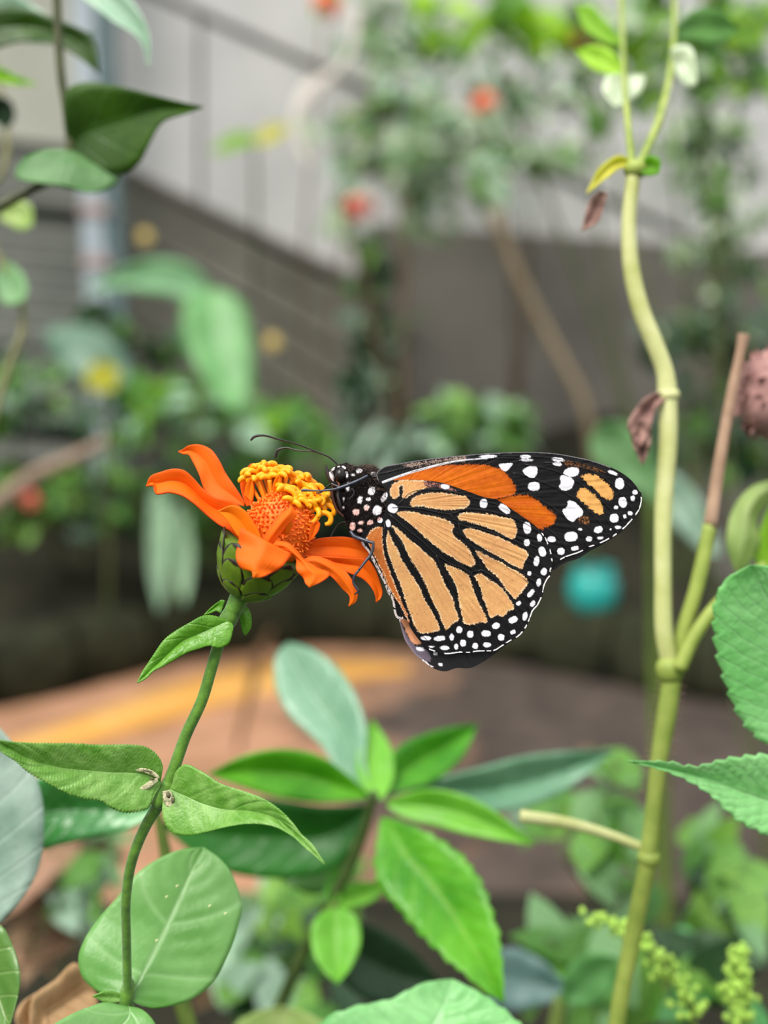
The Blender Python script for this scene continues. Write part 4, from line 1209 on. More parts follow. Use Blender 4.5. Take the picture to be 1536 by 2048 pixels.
M_YELST = plain_mat('floret_tube', (0.80, 0.22, 0.004, 1), (0.88, 0.30, 0.006, 1), .5, .3, 900)
M_RED = plain_mat('orange_red_disc', (0.88, 0.12, 0.004, 1), (0.95, 0.25, 0.022, 1), .5, .35, 1200)

zb = P(268, 2080, .215)
zn = root('zinnia', (zb.x, zb.y + .01, 0), 'orange zinnia in bloom on a bent green stem, carrying the butterfly', 'flower')
st = [(488, 1172), (474, 1205), (457, 1240), (440, 1280), (425, 1330), (404, 1400), (372, 1470), (345, 1545), (325, 1595), (290, 1655), (263, 1725), (252, 1800), (253, 1880), (256, 1985)]
sr_ = [21, 19, 16, 12.5, 11.5, 11.5, 11.5, 12, 12, 11, 10.5, 10, 9.5, 10]
pts = [P(x, y, D0 + .012 * max(0, (y - 1600) / 400))[:] for x, y in st] + [zb[:], (zb.x, zb.y + .005, .45), (zb.x, zb.y + .01, 0)]
rad = [r * KP for r in sr_] + [.0011, .0014, .002]
tube('stem', pts, rad, M_ZST, zn, 16, 150)
# swollen nodes
ptube('node', [(466, 1222), (456, 1240), (448, 1256)], [17, 18.5, 15], M_ZST, zn, D0, 14, 8)
ptube('node', [(338, 1562), (325, 1592), (312, 1612)], [13, 16, 13], M_ZST, zn, D0, 14, 8)
ptube('node', [(258, 1960), (254, 1990), (250, 2012)], [10, 15, 13], M_ZST, zn, D0 + .012, 14, 8)
# leaves: upper pair
T5 = (260, 1180, 5.12)
patch('leaf', [(975, 310), (930, 285), (760, 260), (600, 340), (450, 430), (345, 515), (270, 620), (195, 735), (125, 845), (75, 950)],
      [(1010, 325), (1050, 350), (1050, 440), (1000, 560), (930, 592), (820, 572), (700, 605), (600, 635), (480, 700), (340, 778), (240, 828), (160, 908), (75, 950)],
      G_ZINL, zn, D0 - .002, D0 - .006, mid=[(990, 320), (900, 360), (800, 410), (680, 460), (560, 510), (400, 640), (250, 785), (75, 950)], tf=T5, nu=70, nv=21, fold=1.6, bulge=.8, wave=.3, serr=40, samp=1.2, vein=.03)
patch('leaf', [(1110, 240), (1160, 150), (1215, 195), (1243, 290), (1235, 390), (1180, 465)], [(1100, 270), (1115, 260), (1130, 320), (1145, 390), (1160, 440), (1180, 465)], G_ZINL, zn, D0 + .001, D0 + .003, tf=T5, nu=30, nv=11, fold=-1.0)
patch('leaf', [(930, 240), (880, 215), (840, 232), (760, 255)], [(975, 110), (940, 100), (890, 130), (830, 180), (760, 255)], G_ZINL, zn, D0 + .003, D0 + .004, tf=T5, nu=24, nv=9, fold=.6)
# middle pair
T6 = (0, 1450, 3.84)
patch('leaf', [(1235, 400), (1250, 315), (1205, 225), (1130, 170), (1010, 150), (850, 150), (700, 148), (550, 140), (400, 138), (200, 133), (0, 115), (-90, 95)],
      [(1230, 470), (1180, 560), (1135, 640), (1050, 668), (950, 672), (850, 635), (780, 590), (650, 570), (500, 520), (350, 440), (220, 365), (110, 275), (0, 200), (-90, 95)],
      G_ZIN, zn, D0 - .001, D0 - .012, mid=[(1235, 435), (1130, 385), (1000, 365), (850, 362), (700, 350), (450, 325), (250, 268), (90, 185), (-90, 95)], tf=T6, nu=120, nv=25, fold=1.8, bulge=.4, wave=.5, serr=60, samp=4, vein=.12)
T7 = (0, 1350, 2.0)
patch('leaf', [(690, 440), (705, 385), (735, 358), (800, 382), (880, 432), (970, 462), (1050, 492), (1110, 530), (1160, 578), (1200, 630), (1255, 685), (1298, 755)],
      [(660, 470), (650, 525), (656, 585), (690, 632), (760, 642), (830, 628), (900, 610), (1000, 596), (1080, 602), (1150, 632), (1220, 690), (1298, 755)],
      G_ZIN, zn, D0 - .001, D0 - .014, mid=[(680, 455), (740, 482), (800, 510), (900, 538), (1000, 545), (1100, 570), (1200, 650), (1298, 755)], tf=T7, nu=120, nv=25, fold=1.4, bulge=.6, wave=.5, serr=60, samp=2, vein=.12)
# old damage at the leaf bases: torn pale tissue with holes
M_SCAR = plain_mat('pale_leaf_scar', lin(112, 120, 70), lin(222, 212, 180), .8, .2, 1500, bstr=.8, bdist=.0004)
M_HOLE = plain_mat('dark_leaf_hole', lin(84, 84, 60), lin(110, 104, 84), .9, .1, 400)
for (Le, Re) in (([(835, 600), (950, 562), (1060, 498), (1130, 440), (1212, 402)], [(850, 618), (980, 590), (1085, 530), (1170, 468), (1215, 432)]),
                 ([(1035, 335), (1110, 332), (1190, 362), (1225, 395)], [(1045, 352), (1115, 368), (1180, 396), (1225, 412)]),
                 ([(1248, 510), (1262, 600), (1325, 668)], [(1300, 497), (1338, 560), (1325, 668)])):
    patch('leaf_scar', Le, Re, M_SCAR, zn, D0 - .0022, D0 - .0022, tf=T6, nu=30, nv=7, bulge=.15, wave=.2, serr=7, samp=1.6, solid=.0001)
for (pp, rr) in (([(1285, 515), (1300, 560)], 5), ([(1320, 560), (1332, 600)], 3.5), ([(1150, 410), (1185, 420)], 3), ([(1100, 345), (1170, 362)], 2.2)):
    a, b = pp
    ptube('leaf_hole', [(a[0] / 3.84, a[1] / 3.84 + 1450, -2.6), ((a[0] + b[0]) / 7.68, (a[1] + b[1]) / 7.68 + 1450, -2.8), (b[0] / 3.84, b[1] / 3.84 + 1450, -2.6)], [rr * .4, rr, rr * .4], M_HOLE, zn, D0 - .001, 7, 8)
# lower pair: one big round blade behind the stem, one reaching to the viewer
patch('leaf', [(505, 1300), (455, 1290), (380, 1258), (328, 1205), (314, 1130), (340, 1055), (400, 968), (470, 888), (540, 802), (640, 732), (730, 697), (812, 690)],
      [(535, 1310), (600, 1333), (680, 1325), (780, 1290), (852, 1230), (902, 1140), (950, 1015), (968, 920), (950, 850), (915, 775), (865, 722), (812, 690)],
      G_ZINR, zn, .212, .228, mid=[(520, 1300), (580, 1180), (640, 1060), (700, 930), (760, 800), (812, 690)], tf=T7, nu=60, nv=25, fold=1.5, bulge=1.0, wave=.8, vein=.15)
patch('leaf', [(485, 1325), (430, 1310), (350, 1330), (260, 1370), (190, 1420), (160, 1500)], [(515, 1330), (560, 1335), (600, 1365), (630, 1420), (600, 1490), (400, 1600), (160, 1500)], G_ZINR, zn, .211, .195, tf=T7, nu=40, nv=15, fold=1.2)
patch('leaf', [(500, 1290), (470, 1270), (420, 1265), (370, 1285)], [(500, 1300), (470, 1310), (420, 1310), (370, 1285)], G_ZIN, zn, .2115, .209, tf=T7, nu=16, nv=7, fold=.5)
G_TAN = leaf_mat('tan_leaf', lin(160, 122, 84), lin(198, 164, 122), lin(120, 90, 60), .7, .3, .2, nv=6, rnd=.02, tcol=lin(200, 150, 90))
patch('withered_leaf', [(60, 2050), (62, 2000), (110, 1960), (150, 1925), (192, 1985)], [(80, 2080), (110, 2070), (155, 2050), (192, 2030), (192, 1985)], G_TAN, zn, .245, .25, nu=20, nv=9, fold=4, wave=2.0, label='dry tan curled lowest leaf')
patch('withered_leaf', [(120, 2100), (60, 2080), (30, 2040), (40, 2010), (75, 1985)], [(140, 2110), (120, 2090), (100, 2060), (90, 2020), (75, 1985)], G_TAN, zn, .245, .25, nu=20, nv=9, fold=4, wave=2.0, label='dry tan curled lowest leaf')
tube('leaf_stalk', [P(262, 2150, .216)[:], P(200, 2130, .228)[:], P(130, 2100, .244)[:], P(70, 2062, .245)[:]], [.0009, .0008, .0008, .0006], M_ZST, zn, 6, 16)
M_DOT = plain_mat('pale_dot', lin(226, 226, 170), None, .6, .3)
for (x, y) in ((840, 925), (628, 1063), (668, 888), (710, 845), (757, 1253), (555, 1210), (903, 955)):
    ptube('pale_fleck', [((x - 4) / 2, (y + 7) / 2 + 1350), (x / 2 - 2, y / 2 + 1350), ((x + 5) / 2, (y - 5) / 2 + 1350)], [.5, 1.6, .5], M_DOT, zn, .2165, 6, 7)

# flower head: green cup with dark edged bracts
AX = (CR * 0.470 + CU * 0.860 - CF * 0.22).normalized()
AX1 = (CR * 0.876 - CU * 0.483)
AX1 = (AX1 - AX * AX1.dot(AX)).normalized()
AX2 = AX.cross(AX1)               # towards the viewer or away
if AX2.dot(CF) > 0:
    AX2 = -AX2
B0 = P(479, 1186, D0)
CUP_T = [0, 4, 22, 60, 100]
CUP_R = [16, 36, 54, 74, 84]


def cup(t, a, off=0.0):
    r = (np.interp(t, CUP_T, CUP_R) + off) * KP
    return B0 + AX * (t * KP) + AX1 * (r * math.cos(a)) + AX2 * (r * math.sin(a))


M_CUP = plain_mat('green_cup', lin(60, 90, 16), lin(96, 122, 26), .5, .4, 300)
V, uvs = [], []
ts = np.linspace(0, 100, 16)
for t in ts:
    for j in range(40):
        V.append(cup(t, j * 2 * math.pi / 40)[:])
Fc = [[i * 40 + j, i * 40 + (j + 1) % 40, (i + 1) * 40 + (j + 1) % 40, (i + 1) * 40 + j] for i in range(15) for j in range(40)] + [[15 * 40 + j for j in range(40)], [j for j in range(40)][::-1]]
head = obj('flower_head', V, Fc, M_CUP, zn)


def bract_material():
    m, n, l, out = nodes_of('bract')
    uvn = n.new('ShaderNodeUVMap')
    sep = n.new('ShaderNodeSeparateXYZ')
    l.new(uvn.outputs[0], sep.inputs[0])
    tc = n.new('ShaderNodeTexCoord')
    nz = noise(n, l, 700, 3, tc.outputs['Object'])
    w = math_n(n, l, 'ABSOLUTE', math_n(n, l, 'SUBTRACT', math_n(n, l, 'MULTIPLY', sep.outputs['Y'], 2.0), 1.0))
    e1 = math_n(n, l, 'MULTIPLY', math_n(n, l, 'POWER', w, 3.0), math_n(n, l, 'GREATER_THAN', sep.outputs['X'], 0.45))
    e2 = math_n(n, l, 'MAXIMUM', e1, math_n(n, l, 'POWER', sep.outputs['X'], 5.0))
    e3 = math_n(n, l, 'ADD', e2, math_n(n, l, 'MULTIPLY', math_n(n, l, 'SUBTRACT', nz, 0.5), 0.5))
    base = mixc(n, l, nz, lin(60, 92, 14), lin(106, 130, 28))
    c = mixc(n, l, ramp(n, l, e3, [(0.46, (0, 0, 0, 1)), (0.62, (1, 1, 1, 1))]), base, lin(30, 22, 8))
    b = principled(n, l, c, .45, .4)
    l.new(b.outputs[0], out.inputs[0])
    return m


M_BRACT = bract_material()
for row, (t0, t1, n_, off, hw) in enumerate(((0, 40, 7, 3.2, .50), (10, 88, 8, 2.2, .46), (30, 118, 9, 1.2, .42))):
    for k in range(n_):
        a0 = (k + .5 * (row % 2) + RNG.uniform(-.12, .12)) * 2 * math.pi / n_
        tt1 = t1 + RNG.uniform(-6, 6)
        V, uv = [], []
        for i in range(12):
            u = i / 11
            w = hw * (math.sin(math.pi * min(1, .28 + .72 * u) ** 1.15) ** .55 if u < .999 else .02)
            for j in range(7):
                s = j / 3 - 1
                V.append(cup(t0 + (tt1 - t0) * u, a0 + s * w, off + 1.3 * (1 - s * s) + .9 * u * u)[:])
                uv.append((u, j / 6))
        obj('bract', V, grid_faces(12, 7), M_BRACT, head, uv=uv, solid=.0002)

# ray petals, traced base to tip
TF = (280, 860, 3.072)
mm = lambda v: D0 + v * MM
for (Le, Re, d0, d1, mat, kw) in [
    ([(640, 470), (590, 455), (510, 437), (440, 420), (395, 365), (362, 272), (325, 195), (295, 150), (262, 148), (236, 132)], [(648, 452), (610, 390), (570, 330), (525, 262), (485, 185), (430, 115), (350, 88), (290, 100), (262, 120), (236, 132)], mm(4), mm(8), M_PETAL, dict(fold=1.0, wave=.6)),
    ([(680, 530), (570, 440), (455, 410), (392, 366), (330, 298), (265, 246), (205, 238), (130, 256), (60, 288), (40, 345)], [(620, 690), (560, 627), (480, 578), (400, 512), (330, 450), (260, 405), (180, 385), (95, 390), (84, 342), (40, 345)], mm(-2), mm(-3), M_PETAL, dict(fold=1.4, dr=-1.5, wave=.5)),
    ([(725, 715), (650, 700), (600, 650), (525, 545), (478, 498)], [(748, 705), (738, 640), (700, 570), (650, 500), (570, 463), (478, 498)], mm(-5), mm(-5.5), M_PETALY, dict(fold=1.0)),
    ([(690, 712), (645, 640), (622, 600), (606, 690), (590, 785), (606, 828), (632, 852), (668, 842), (684, 862), (695, 906)], [(790, 735), (860, 752), (932, 765), (905, 800), (870, 842), (800, 882), (745, 905), (695, 906)], mm(-7.2), mm(-12.5), M_PETAL, dict(fold=-1.5, wave=1.2)),
    ([(805, 730), (890, 735), (958, 785), (962, 862), (1008, 915), (1015, 940), (1040, 965)], [(835, 678), (915, 695), (968, 745), (1010, 800), (1080, 840), (1168, 888), (1110, 935), (1040, 965)], mm(-6.5), mm(-10.5), M_PETAL, dict(fold=-1.2, wave=1.0)),
    ([(985, 725), (1060, 678), (1180, 657), (1290, 661), (1370, 690), (1440, 770)], [(985, 765), (1100, 776), (1250, 784), (1370, 796), (1440, 770)], mm(0), mm(2.2), M_PETAL, dict(fold=.8)),
    ([(1010, 768), (1150, 776), (1300, 786), (1400, 795), (1442, 850), (1475, 935), (1489, 1010), (1480, 1035), (1450, 1058)], [(1040, 800), (1160, 832), (1290, 882), (1380, 925), (1425, 975), (1445, 1020), (1450, 1058)], mm(-1), mm(.5), M_PETAL, dict(fold=.9, wave=.4)),
    ([(1000, 795), (1060, 775), (1160, 798), (1250, 855), (1308, 930), (1336, 1005), (1325, 1055), (1283, 1082)], [(1000, 835), (1060, 832), (1120, 862), (1180, 905), (1240, 972), (1288, 1025), (1283, 1082)], mm(-4), mm(-4.5), M_PETAL, dict(fold=-.8, wave=.5)),
    ([(655, 470), (625, 390), (616, 315), (640, 248), (682, 208)], [(695, 460), (702, 350), (714, 265), (708, 226), (682, 208)], mm(2), mm(2.5), M_PETAL, dict(fold=.8)),
    ([(745, 715), (765, 650), (805, 588), (870, 508), (932, 472)], [(795, 718), (850, 655), (905, 585), (962, 512), (932, 472)], mm(-6), mm(-6.5), M_PETAL, dict(fold=-.8)),
    ([(1035, 690), (1055, 580), (1082, 562)], [(1062, 668), (1102, 605), (1104, 570), (1082, 562)], mm(-2), mm(-2.5), M_PETAL, dict(fold=.4)),
    ([(820, 400), (815, 355), (830, 300), (858, 275)], [(835, 400), (852, 370), (866, 310), (858, 275)], mm(-1), mm(-1.5), M_PETALY, dict(fold=.4)),
    ([(640, 400), (655, 330), (680, 300), (690, 310)], [(690, 440), (700, 390), (698, 340), (690, 310)], mm(0), mm(-.5), M_PETALY, dict(fold=.4)),
    ([(870, 640), (870, 590), (890, 560), (915, 555)], [(905, 640), (925, 610), (940, 570), (915, 555)], mm(-5), mm(-5.5), M_PETALY, dict(fold=-.6)),
]:
    patch('petal', Le, Re, mat, head, d0, d1, tf=TF, nu=44, nv=15, solid=.0003, **kw)

# disc: dome with small unopened florets, then the ring of curled yellow florets
DC = P(556, 1062, D0 + .0005)
RX, RY, RZ = 66 * KP, 78 * KP, 42 * KP
V = []
for i in range(15):
    th = math.pi * i / 14
    for j in range(28):
        ph = 2 * math.pi * j / 28
        V.append((DC + AX1 * (RX * math.sin(th) * math.cos(ph)) + AX2 * (RZ * math.sin(th) * math.sin(ph)) + AX * (RY * math.cos(th)))[:])
obj('disc', V, [[i * 28 + j, i * 28 + (j + 1) % 28, (i + 1) * 28 + (j + 1) % 28, (i + 1) * 28 + j] for i in range(14) for j in range(28)], M_RED, head)
gb = Geo()
for k in range(420):
    th = math.acos(1 - 1.25 * (k + .5) / 420)
    ph = k * 2.39996
    nrm = (AX1 * (math.sin(th) * math.cos(ph)) + AX2 * (math.sin(th) * math.sin(ph)) + AX * math.cos(th))
    q = DC + AX1 * (RX * math.sin(th) * math.cos(ph)) + AX2 * (RZ * math.sin(th) * math.sin(ph)) + AX * (RY * math.cos(th))
    d = (nrm + Vector(RNG.normal(size=3)) * .45).normalized()
    L = RNG.uniform(5, 13) * KP
    t_, f_, u_ = tube_geo([(q - d * L * .2)[:], (q + d * L * .5)[:], (q + d * L * .85)[:], (q + d * L)[:]], np.array([2.2, 2.6, 1.9, .5]) * KP, 5)
    gb.add(t_, f_, u_)
gb.build('floret_buds', M_RED, head, kind='stuff')

TZ = lambda x, y: (460 + x / 6.4, 910 + y / 6.4)


def floret(x, y, dep, lobes, r=5.2, base=None):
    tx, ty = TZ(x, y)
    top = P(tx, ty, D0 + dep * MM)
    b = DC + (top - DC) * .45 if base is None else base
    b = b + AX * 0
    m = b.lerp(top, .5)
    fl = tube('floret', [b[:], m[:], (top - (top - b).normalized() * 3 * KP)[:]], [3.6 * KP, 4.2 * KP, 5.2 * KP], M_YELST, head, 8, 10)
    upd = (top - b).normalized()
    for an in lobes:
        e = (CR * math.cos(an) - CF * (.55 * math.sin(an))) * 1.0
        e = (e - upd * e.dot(upd)).normalized()
        arc = []
        R = RNG.uniform(8, 12.5) * KP
        for q in range(8):
            c = q / 7 * 2.9
            arc.append((top + e * (R * (1 - math.cos(c))) + upd * (R * .85 * math.sin(c)) - upd * 2 * KP)[:])
        tube('lobe', arc, 1.12 * np.array([3.5, 4.6, r, r, r, r * .95, r * .8, r * .45]) * KP, M_YEL, fl, 8, 16)
    return fl


tops = [(290, 215, 2), (350, 225, 1), (420, 165, 3), (470, 160, 2.5), (450, 235, 1), (560, 225, 3), (600, 190, 4), (680, 205, 3), (500, 300, -.5), (350, 320, -.5), (215, 300, .5),
        (720, 260, 2), (790, 320, 3), (850, 310, 4), (930, 290, 4.5), (990, 350, 4), (1050, 410, 4), (890, 400, 2), (700, 455, -1.5), (780, 460, 0), (900, 560, -1), (960, 600, -1.5), (800, 610, -3), (860, 500, 0),
        (1090, 490, 2.5), (1180, 500, 3), (1130, 570, 0), (1080, 690, -1.5), (1220, 580, 1), (1000, 520, 1), (1040, 570, -.5), (610, 300, .5), (640, 250, 1.5), (960, 430, 2), (1150, 640, -.5)]
for (x, y, dp) in tops:
    a0 = RNG.uniform(0, 6.28)
    floret(x, y, dp, [a0, a0 + 2.1 + RNG.uniform(-.4, .4), a0 + 4.2])
# the two big hooks hanging free on the right
for (line, dp) in (([(1000, 760), (1100, 680), (1190, 640), (1280, 652), (1332, 700), (1322, 752), (1285, 750)], 0), ([(1000, 900), (1090, 840), (1165, 745), (1240, 745), (1290, 800), (1275, 870), (1215, 888)], -1.5), ([(860, 560), (800, 470), (720, 435), (650, 440), (620, 475)], -2.2), ([(1010, 660), (960, 590), (900, 570), (862, 585)], -2.6)):
    px = [TZ(*q) + (dp,) for q in line]
    n_ = len(px)
    ptube('floret', px, [4.2] + [5.6] * (n_ - 2) + [3.4], M_YEL, head, D0, 9, 26)

# ------------------------------------------------------------------ the monarch
def sdf(Pt, poly):
    """signed distance to a closed polygon, negative inside"""
    x, y = Pt[:, 0], Pt[:, 1]
    d2 = np.full(len(Pt), 1e18)
    ins = np.zeros(len(Pt), bool)
    n_ = len(poly)
    for i in range(n_):
        ax, ay = poly[i]
        bx_, by = poly[(i + 1) % n_]
        ex, ey = bx_ - ax, by - ay
        t = np.clip(((x - ax) * ex + (y - ay) * ey) / (ex * ex + ey * ey + 1e-12), 0, 1)
        d2 = np.minimum(d2, (x - ax - t * ex) ** 2 + (y - ay - t * ey) ** 2)
        c = ((ay > y) != (by > y))
        xi = ax + (y - ay) / (by - ay + 1e-12) * ex
        ins ^= c & (x < xi)
    d = np.sqrt(d2)
    return np.where(ins, -d, d)


def pl_dist(Pt, line):
    x, y = Pt[:, 0], Pt[:, 1]
    d2 = np.full(len(Pt), 1e18)
    for (ax, ay), (bx_, by) in zip(line[:-1], line[1:]):
        ex, ey = bx_ - ax, by - ay
        t = np.clip(((x - ax) * ex + (y - ay) * ey) / (ex * ex + ey * ey + 1e-12), 0, 1)
        d2 = np.minimum(d2, (x - ax - t * ex) ** 2 + (y - ay - t * ey) ** 2)
    return np.sqrt(d2)


def nearest(Pt, poly):
    best = np.full(len(Pt), 1e18)
    out = Pt.copy()
    for i in range(len(poly)):
        a, b = poly[i], poly[(i + 1) % len(poly)]
        e_ = b - a
        t = np.clip(((Pt - a) @ e_) / (e_ @ e_ + 1e-12), 0, 1)
        q = a + t[:, None] * e_
        d = ((Pt - q) ** 2).sum(1)
        m = d < best
        best[m] = d[m]
        out[m] = q[m]
    return out


TABLE = np.random.default_rng(3).uniform(0, 1, (256, 256))


def vnoise(x, y, s, k=0):
    x, y = x / s + 17.3 * k, y / s + 9.1 * k
    xi, yi = np.floor(x).astype(int), np.floor(y).astype(int)
    fx, fy = x - xi, y - yi
    fx, fy = fx * fx * (3 - 2 * fx), fy * fy * (3 - 2 * fy)
    T = lambda a, b: TABLE[a & 255, b & 255]
    return (T(xi, yi) * (1 - fx) + T(xi + 1, yi) * fx) * (1 - fy) + (T(xi, yi + 1) * (1 - fx) + T(xi + 1, yi + 1) * fx) * fy


L3 = lambda r, g, b: np.array(lin(r, g, b)[:3])
A_ = lambda pts: [(720 + u / 2.56, 880 + v / 2.56) for u, v in pts]
A5 = lambda pts: [(720 + u / 5.12, 880 + v / 5.12) for u, v in pts]
R5 = lambda pts: [(1020 + u / 5.12, 880 + v / 5.12) for u, v in pts]
B5 = lambda pts: [(720 + u / 5.12, 1120 + v / 5.12) for u, v in pts]
Z4 = lambda pts: [(920 + u / 6.4, 1080 + v / 6.4) for u, v in pts]

HINGE = np.array([780.0, 1008.0])


def gap(xy):
    """half the space between the closed wings, mm"""
    r = np.linalg.norm(xy - HINGE, axis=1)
    s = np.clip(r / 330, 0, 1)
    s = s * s * (3 - 2 * s)
    return 2.7 * (1 - s) + 0.3


HW_OUT = A_([(140, 222), (185, 206), (250, 203), (350, 208), (420, 219), (480, 238), (560, 266), (640, 294), (700, 306), (755, 340), (820, 385), (895, 438), (945, 490), (968, 540), (982, 590), (986, 640), (976, 680)]) + \
    Z4([(1165, 430), (1115, 510), (1080, 590), (1060, 700), (1030, 770), (1000, 832), (930, 915), (905, 985), (850, 1110), (815, 1165)]) + \
    A_([(815, 1003), (768, 1030), (722, 1060), (690, 1079)]) + B5([(1290, 935), (1200, 938), (1110, 952), (1010, 950), (940, 960), (870, 965), (800, 950), (745, 932), (690, 910), (640, 860), (590, 800), (520, 700), (465, 605)]) + \
    [(797, 1238), (783, 1198), (764, 1158), (749, 1128), (737, 1105), (722, 1083), (724, 1068), (734, 1057), (746, 1049), (760, 1040), (770, 1022), (772, 1000), (772, 980)]
FW_OUT = A_([(85, 170), (105, 148), (200, 121), (300, 104), (400, 91), (500, 81), (600, 72), (700, 66), (800, 62), (900, 62), (1000, 69), (1090, 84), (1180, 104), (1250, 127), (1320, 157), (1378, 196), (1416, 238), (1424, 250), (1424, 262), (1434, 262), (1443, 290), (1441, 325), (1432, 355), (1405, 395), (1380, 425), (1340, 464), (1290, 499), (1230, 530), (1180, 548), (1120, 578), (1060, 598), (1030, 612), (985, 640),
                 (930, 610), (850, 500), (700, 420), (500, 340), (300, 300), (150, 260), (100, 220)])
HW_CELLS = [
    (A5([(310, 565), (335, 455), (420, 412), (560, 408), (690, 430), (705, 465), (600, 520), (500, 572), (455, 595), (437, 590), (442, 520), (432, 465), (405, 480), (400, 570), (335, 598)]), .35),
    (A5([(510, 665), (530, 610), (600, 565), (720, 540), (860, 540), (1000, 565), (1100, 590), (1128, 640), (1090, 690), (990, 710), (880, 715), (760, 705), (640, 680)]), .25),
    (A_([(188, 374), (215, 366), (280, 370), (340, 385), (410, 397), (450, 412), (482, 440), (472, 465), (495, 502), (530, 530), (555, 555), (578, 600), (592, 636), (570, 648), (530, 635), (480, 605), (420, 570), (370, 530), (320, 485), (270, 440), (220, 402)]), .2),
    (A_([(501, 392), (522, 375), (580, 373), (660, 380), (730, 395), (787, 411), (801, 440), (799, 490), (785, 508), (740, 490), (680, 460), (610, 435), (540, 415), (508, 406)]), .25),
    (A_([(528, 462), (545, 452), (590, 458), (660, 480), (740, 510), (800, 540), (850, 568), (860, 578), (840, 630), (828, 660), (800, 650), (740, 615), (680, 580), (620, 550), (570, 515), (540, 490)]), .3),
    (Z4([(188, 133), (260, 150), (340, 200), (480, 260), (600, 330), (740, 410), (840, 480), (872, 545), (820, 620), (770, 690), (700, 752), (668, 720), (600, 640), (540, 550), (430, 430), (330, 350), (290, 270), (220, 180)]), .35),
    (Z4([(186, 460), (230, 433), (280, 435), (350, 490), (480, 570), (570, 650), (640, 760), (690, 882), (620, 910), (545, 978), (480, 960), (395, 996), (365, 950), (340, 860), (290, 720), (260, 610), (210, 510)]), .15),
    (B5([(868, 36), (920, 60), (1030, 100), (1110, 160), (1150, 270), (1200, 400), (1260, 510), (1302, 640), (1220, 642), (1150, 662), (1070, 650), (1050, 600), (1020, 450), (990, 300), (950, 200), (890, 100)]), .2),
    (A_([(163, 437), (200, 460), (240, 495), (300, 545), (350, 590), (385, 622)]) + B5([(800, 80), (850, 200), (900, 300), (950, 400), (980, 510), (1012, 620), (960, 642), (930, 672), (882, 720), (850, 660), (800, 530), (730, 400), (680, 270), (630, 160), (560, 60), (520, 0)]) + A_([(235, 560), (205, 500), (175, 460)]), .0),
    (A5([(288, 935), (312, 985), (350, 1060), (400, 1150)]) + B5([(430, 0), (480, 80), (560, 200), (620, 300), (660, 400), (720, 500), (770, 590), (812, 690), (812, 720), (760, 735), (690, 748), (600, 745), (570, 700), (540, 620), (500, 520), (450, 370), (400, 220), (350, 100), (310, 0)]) + A5([(290, 1150), (272, 1080), (275, 980)]), .05),
    (A5([(62, 1000), (90, 950), (140, 908), (215, 885), (228, 1000), (237, 1100)]) + B5([(262, 0), (300, 100), (350, 230), (400, 350), (450, 480), (497, 600), (503, 645), (470, 590), (420, 480), (360, 390), (300, 290), (240, 150), (190, 50), (168, 0)]) + A5([(135, 1160), (100, 1090)]), 1.0)]
FW_OR = [A_([(170, 207), (250, 170), (325, 146), (400, 133), (500, 128), (600, 125), (675, 134), (722, 152), (765, 190), (787, 222), (800, 250), (800, 268), (762, 286), (700, 302), (600, 292), (400, 245), (250, 222)]),
         A_([(690, 312), (768, 289), (818, 282), (855, 283), (893, 300), (943, 340), (978, 365), (1003, 400), (993, 425), (968, 442), (928, 457), (883, 435), (833, 395), (768, 355)])]
FW_TAN = [R5([(730, 378), (770, 350), (850, 360), (940, 400), (1000, 450), (1045, 510), (1057, 570), (1035, 612), (980, 602), (900, 530), (820, 460), (760, 410)]),
          R5([(688, 572), (720, 500), (750, 490), (820, 530), (880, 580), (930, 650), (957, 710), (930, 767), (870, 740), (800, 680), (730, 620)])]
FW_FAINT = R5([(690, 810), (790, 785), (815, 840), (770, 868)])
FW_POLY = [R5([(545, 335), (600, 285), (707, 300), (690, 360), (640, 376)]), R5([(515, 375), (545, 357), (600, 370), (655, 420), (640, 480), (545, 515), (498, 475), (520, 440)]),
           R5([(600, 618), (640, 625), (710, 680), (750, 740), (730, 780), (680, 800), (650, 835), (610, 825), (560, 770), (537, 720), (580, 685)]),
           R5([(130, 310), (165, 285), (210, 266), (278, 285), (275, 345), (235, 390), (165, 362)]), A_([(712, 125), (740, 120), (782, 124), (768, 140), (745, 160), (725, 150)])]
R_SP = [(245, 475, 60, 45, 0), (1122, 447, 46, 56, 0), (1280, 535, 28, 22, 0), (1258, 597, 22, 26, 0), (1155, 637, 42, 54, -10), (1085, 690, 21, 18, 0), (1230, 750, 24, 21, 0), (1175, 783, 18, 20, 0), (1067, 800, 44, 46, 0), (1105, 895, 31, 17, 0), (1030, 915, 9, 10, 0), (905, 918, 44, 34, -20), (718, 915, 18, 11, 0), (925, 1003, 29, 15, 0), (625, 990, 66, 50, -10), (810, 1012, 31, 25, 0), (665, 1110, 38, 22, -15), (425, 1018, 42, 30, 0), (522, 1140, 37, 36, 0), (1050, 335, 52, 18, 20), (160, 170, 55, 18, 0), (170, 207, 60, 13, 0), (490, 200, 60, 20, 5), (485, 245, 46, 20, 5)]
FW_SP = [(1020 + a / 5.12, 880 + b / 5.12, c / 5.12, d / 5.12, e_) for a, b, c, d, e_ in R_SP] + [(720 + 655 / 2.56, 880 + 85 / 2.56, 42 / 2.56, 8 / 2.56, -2)]
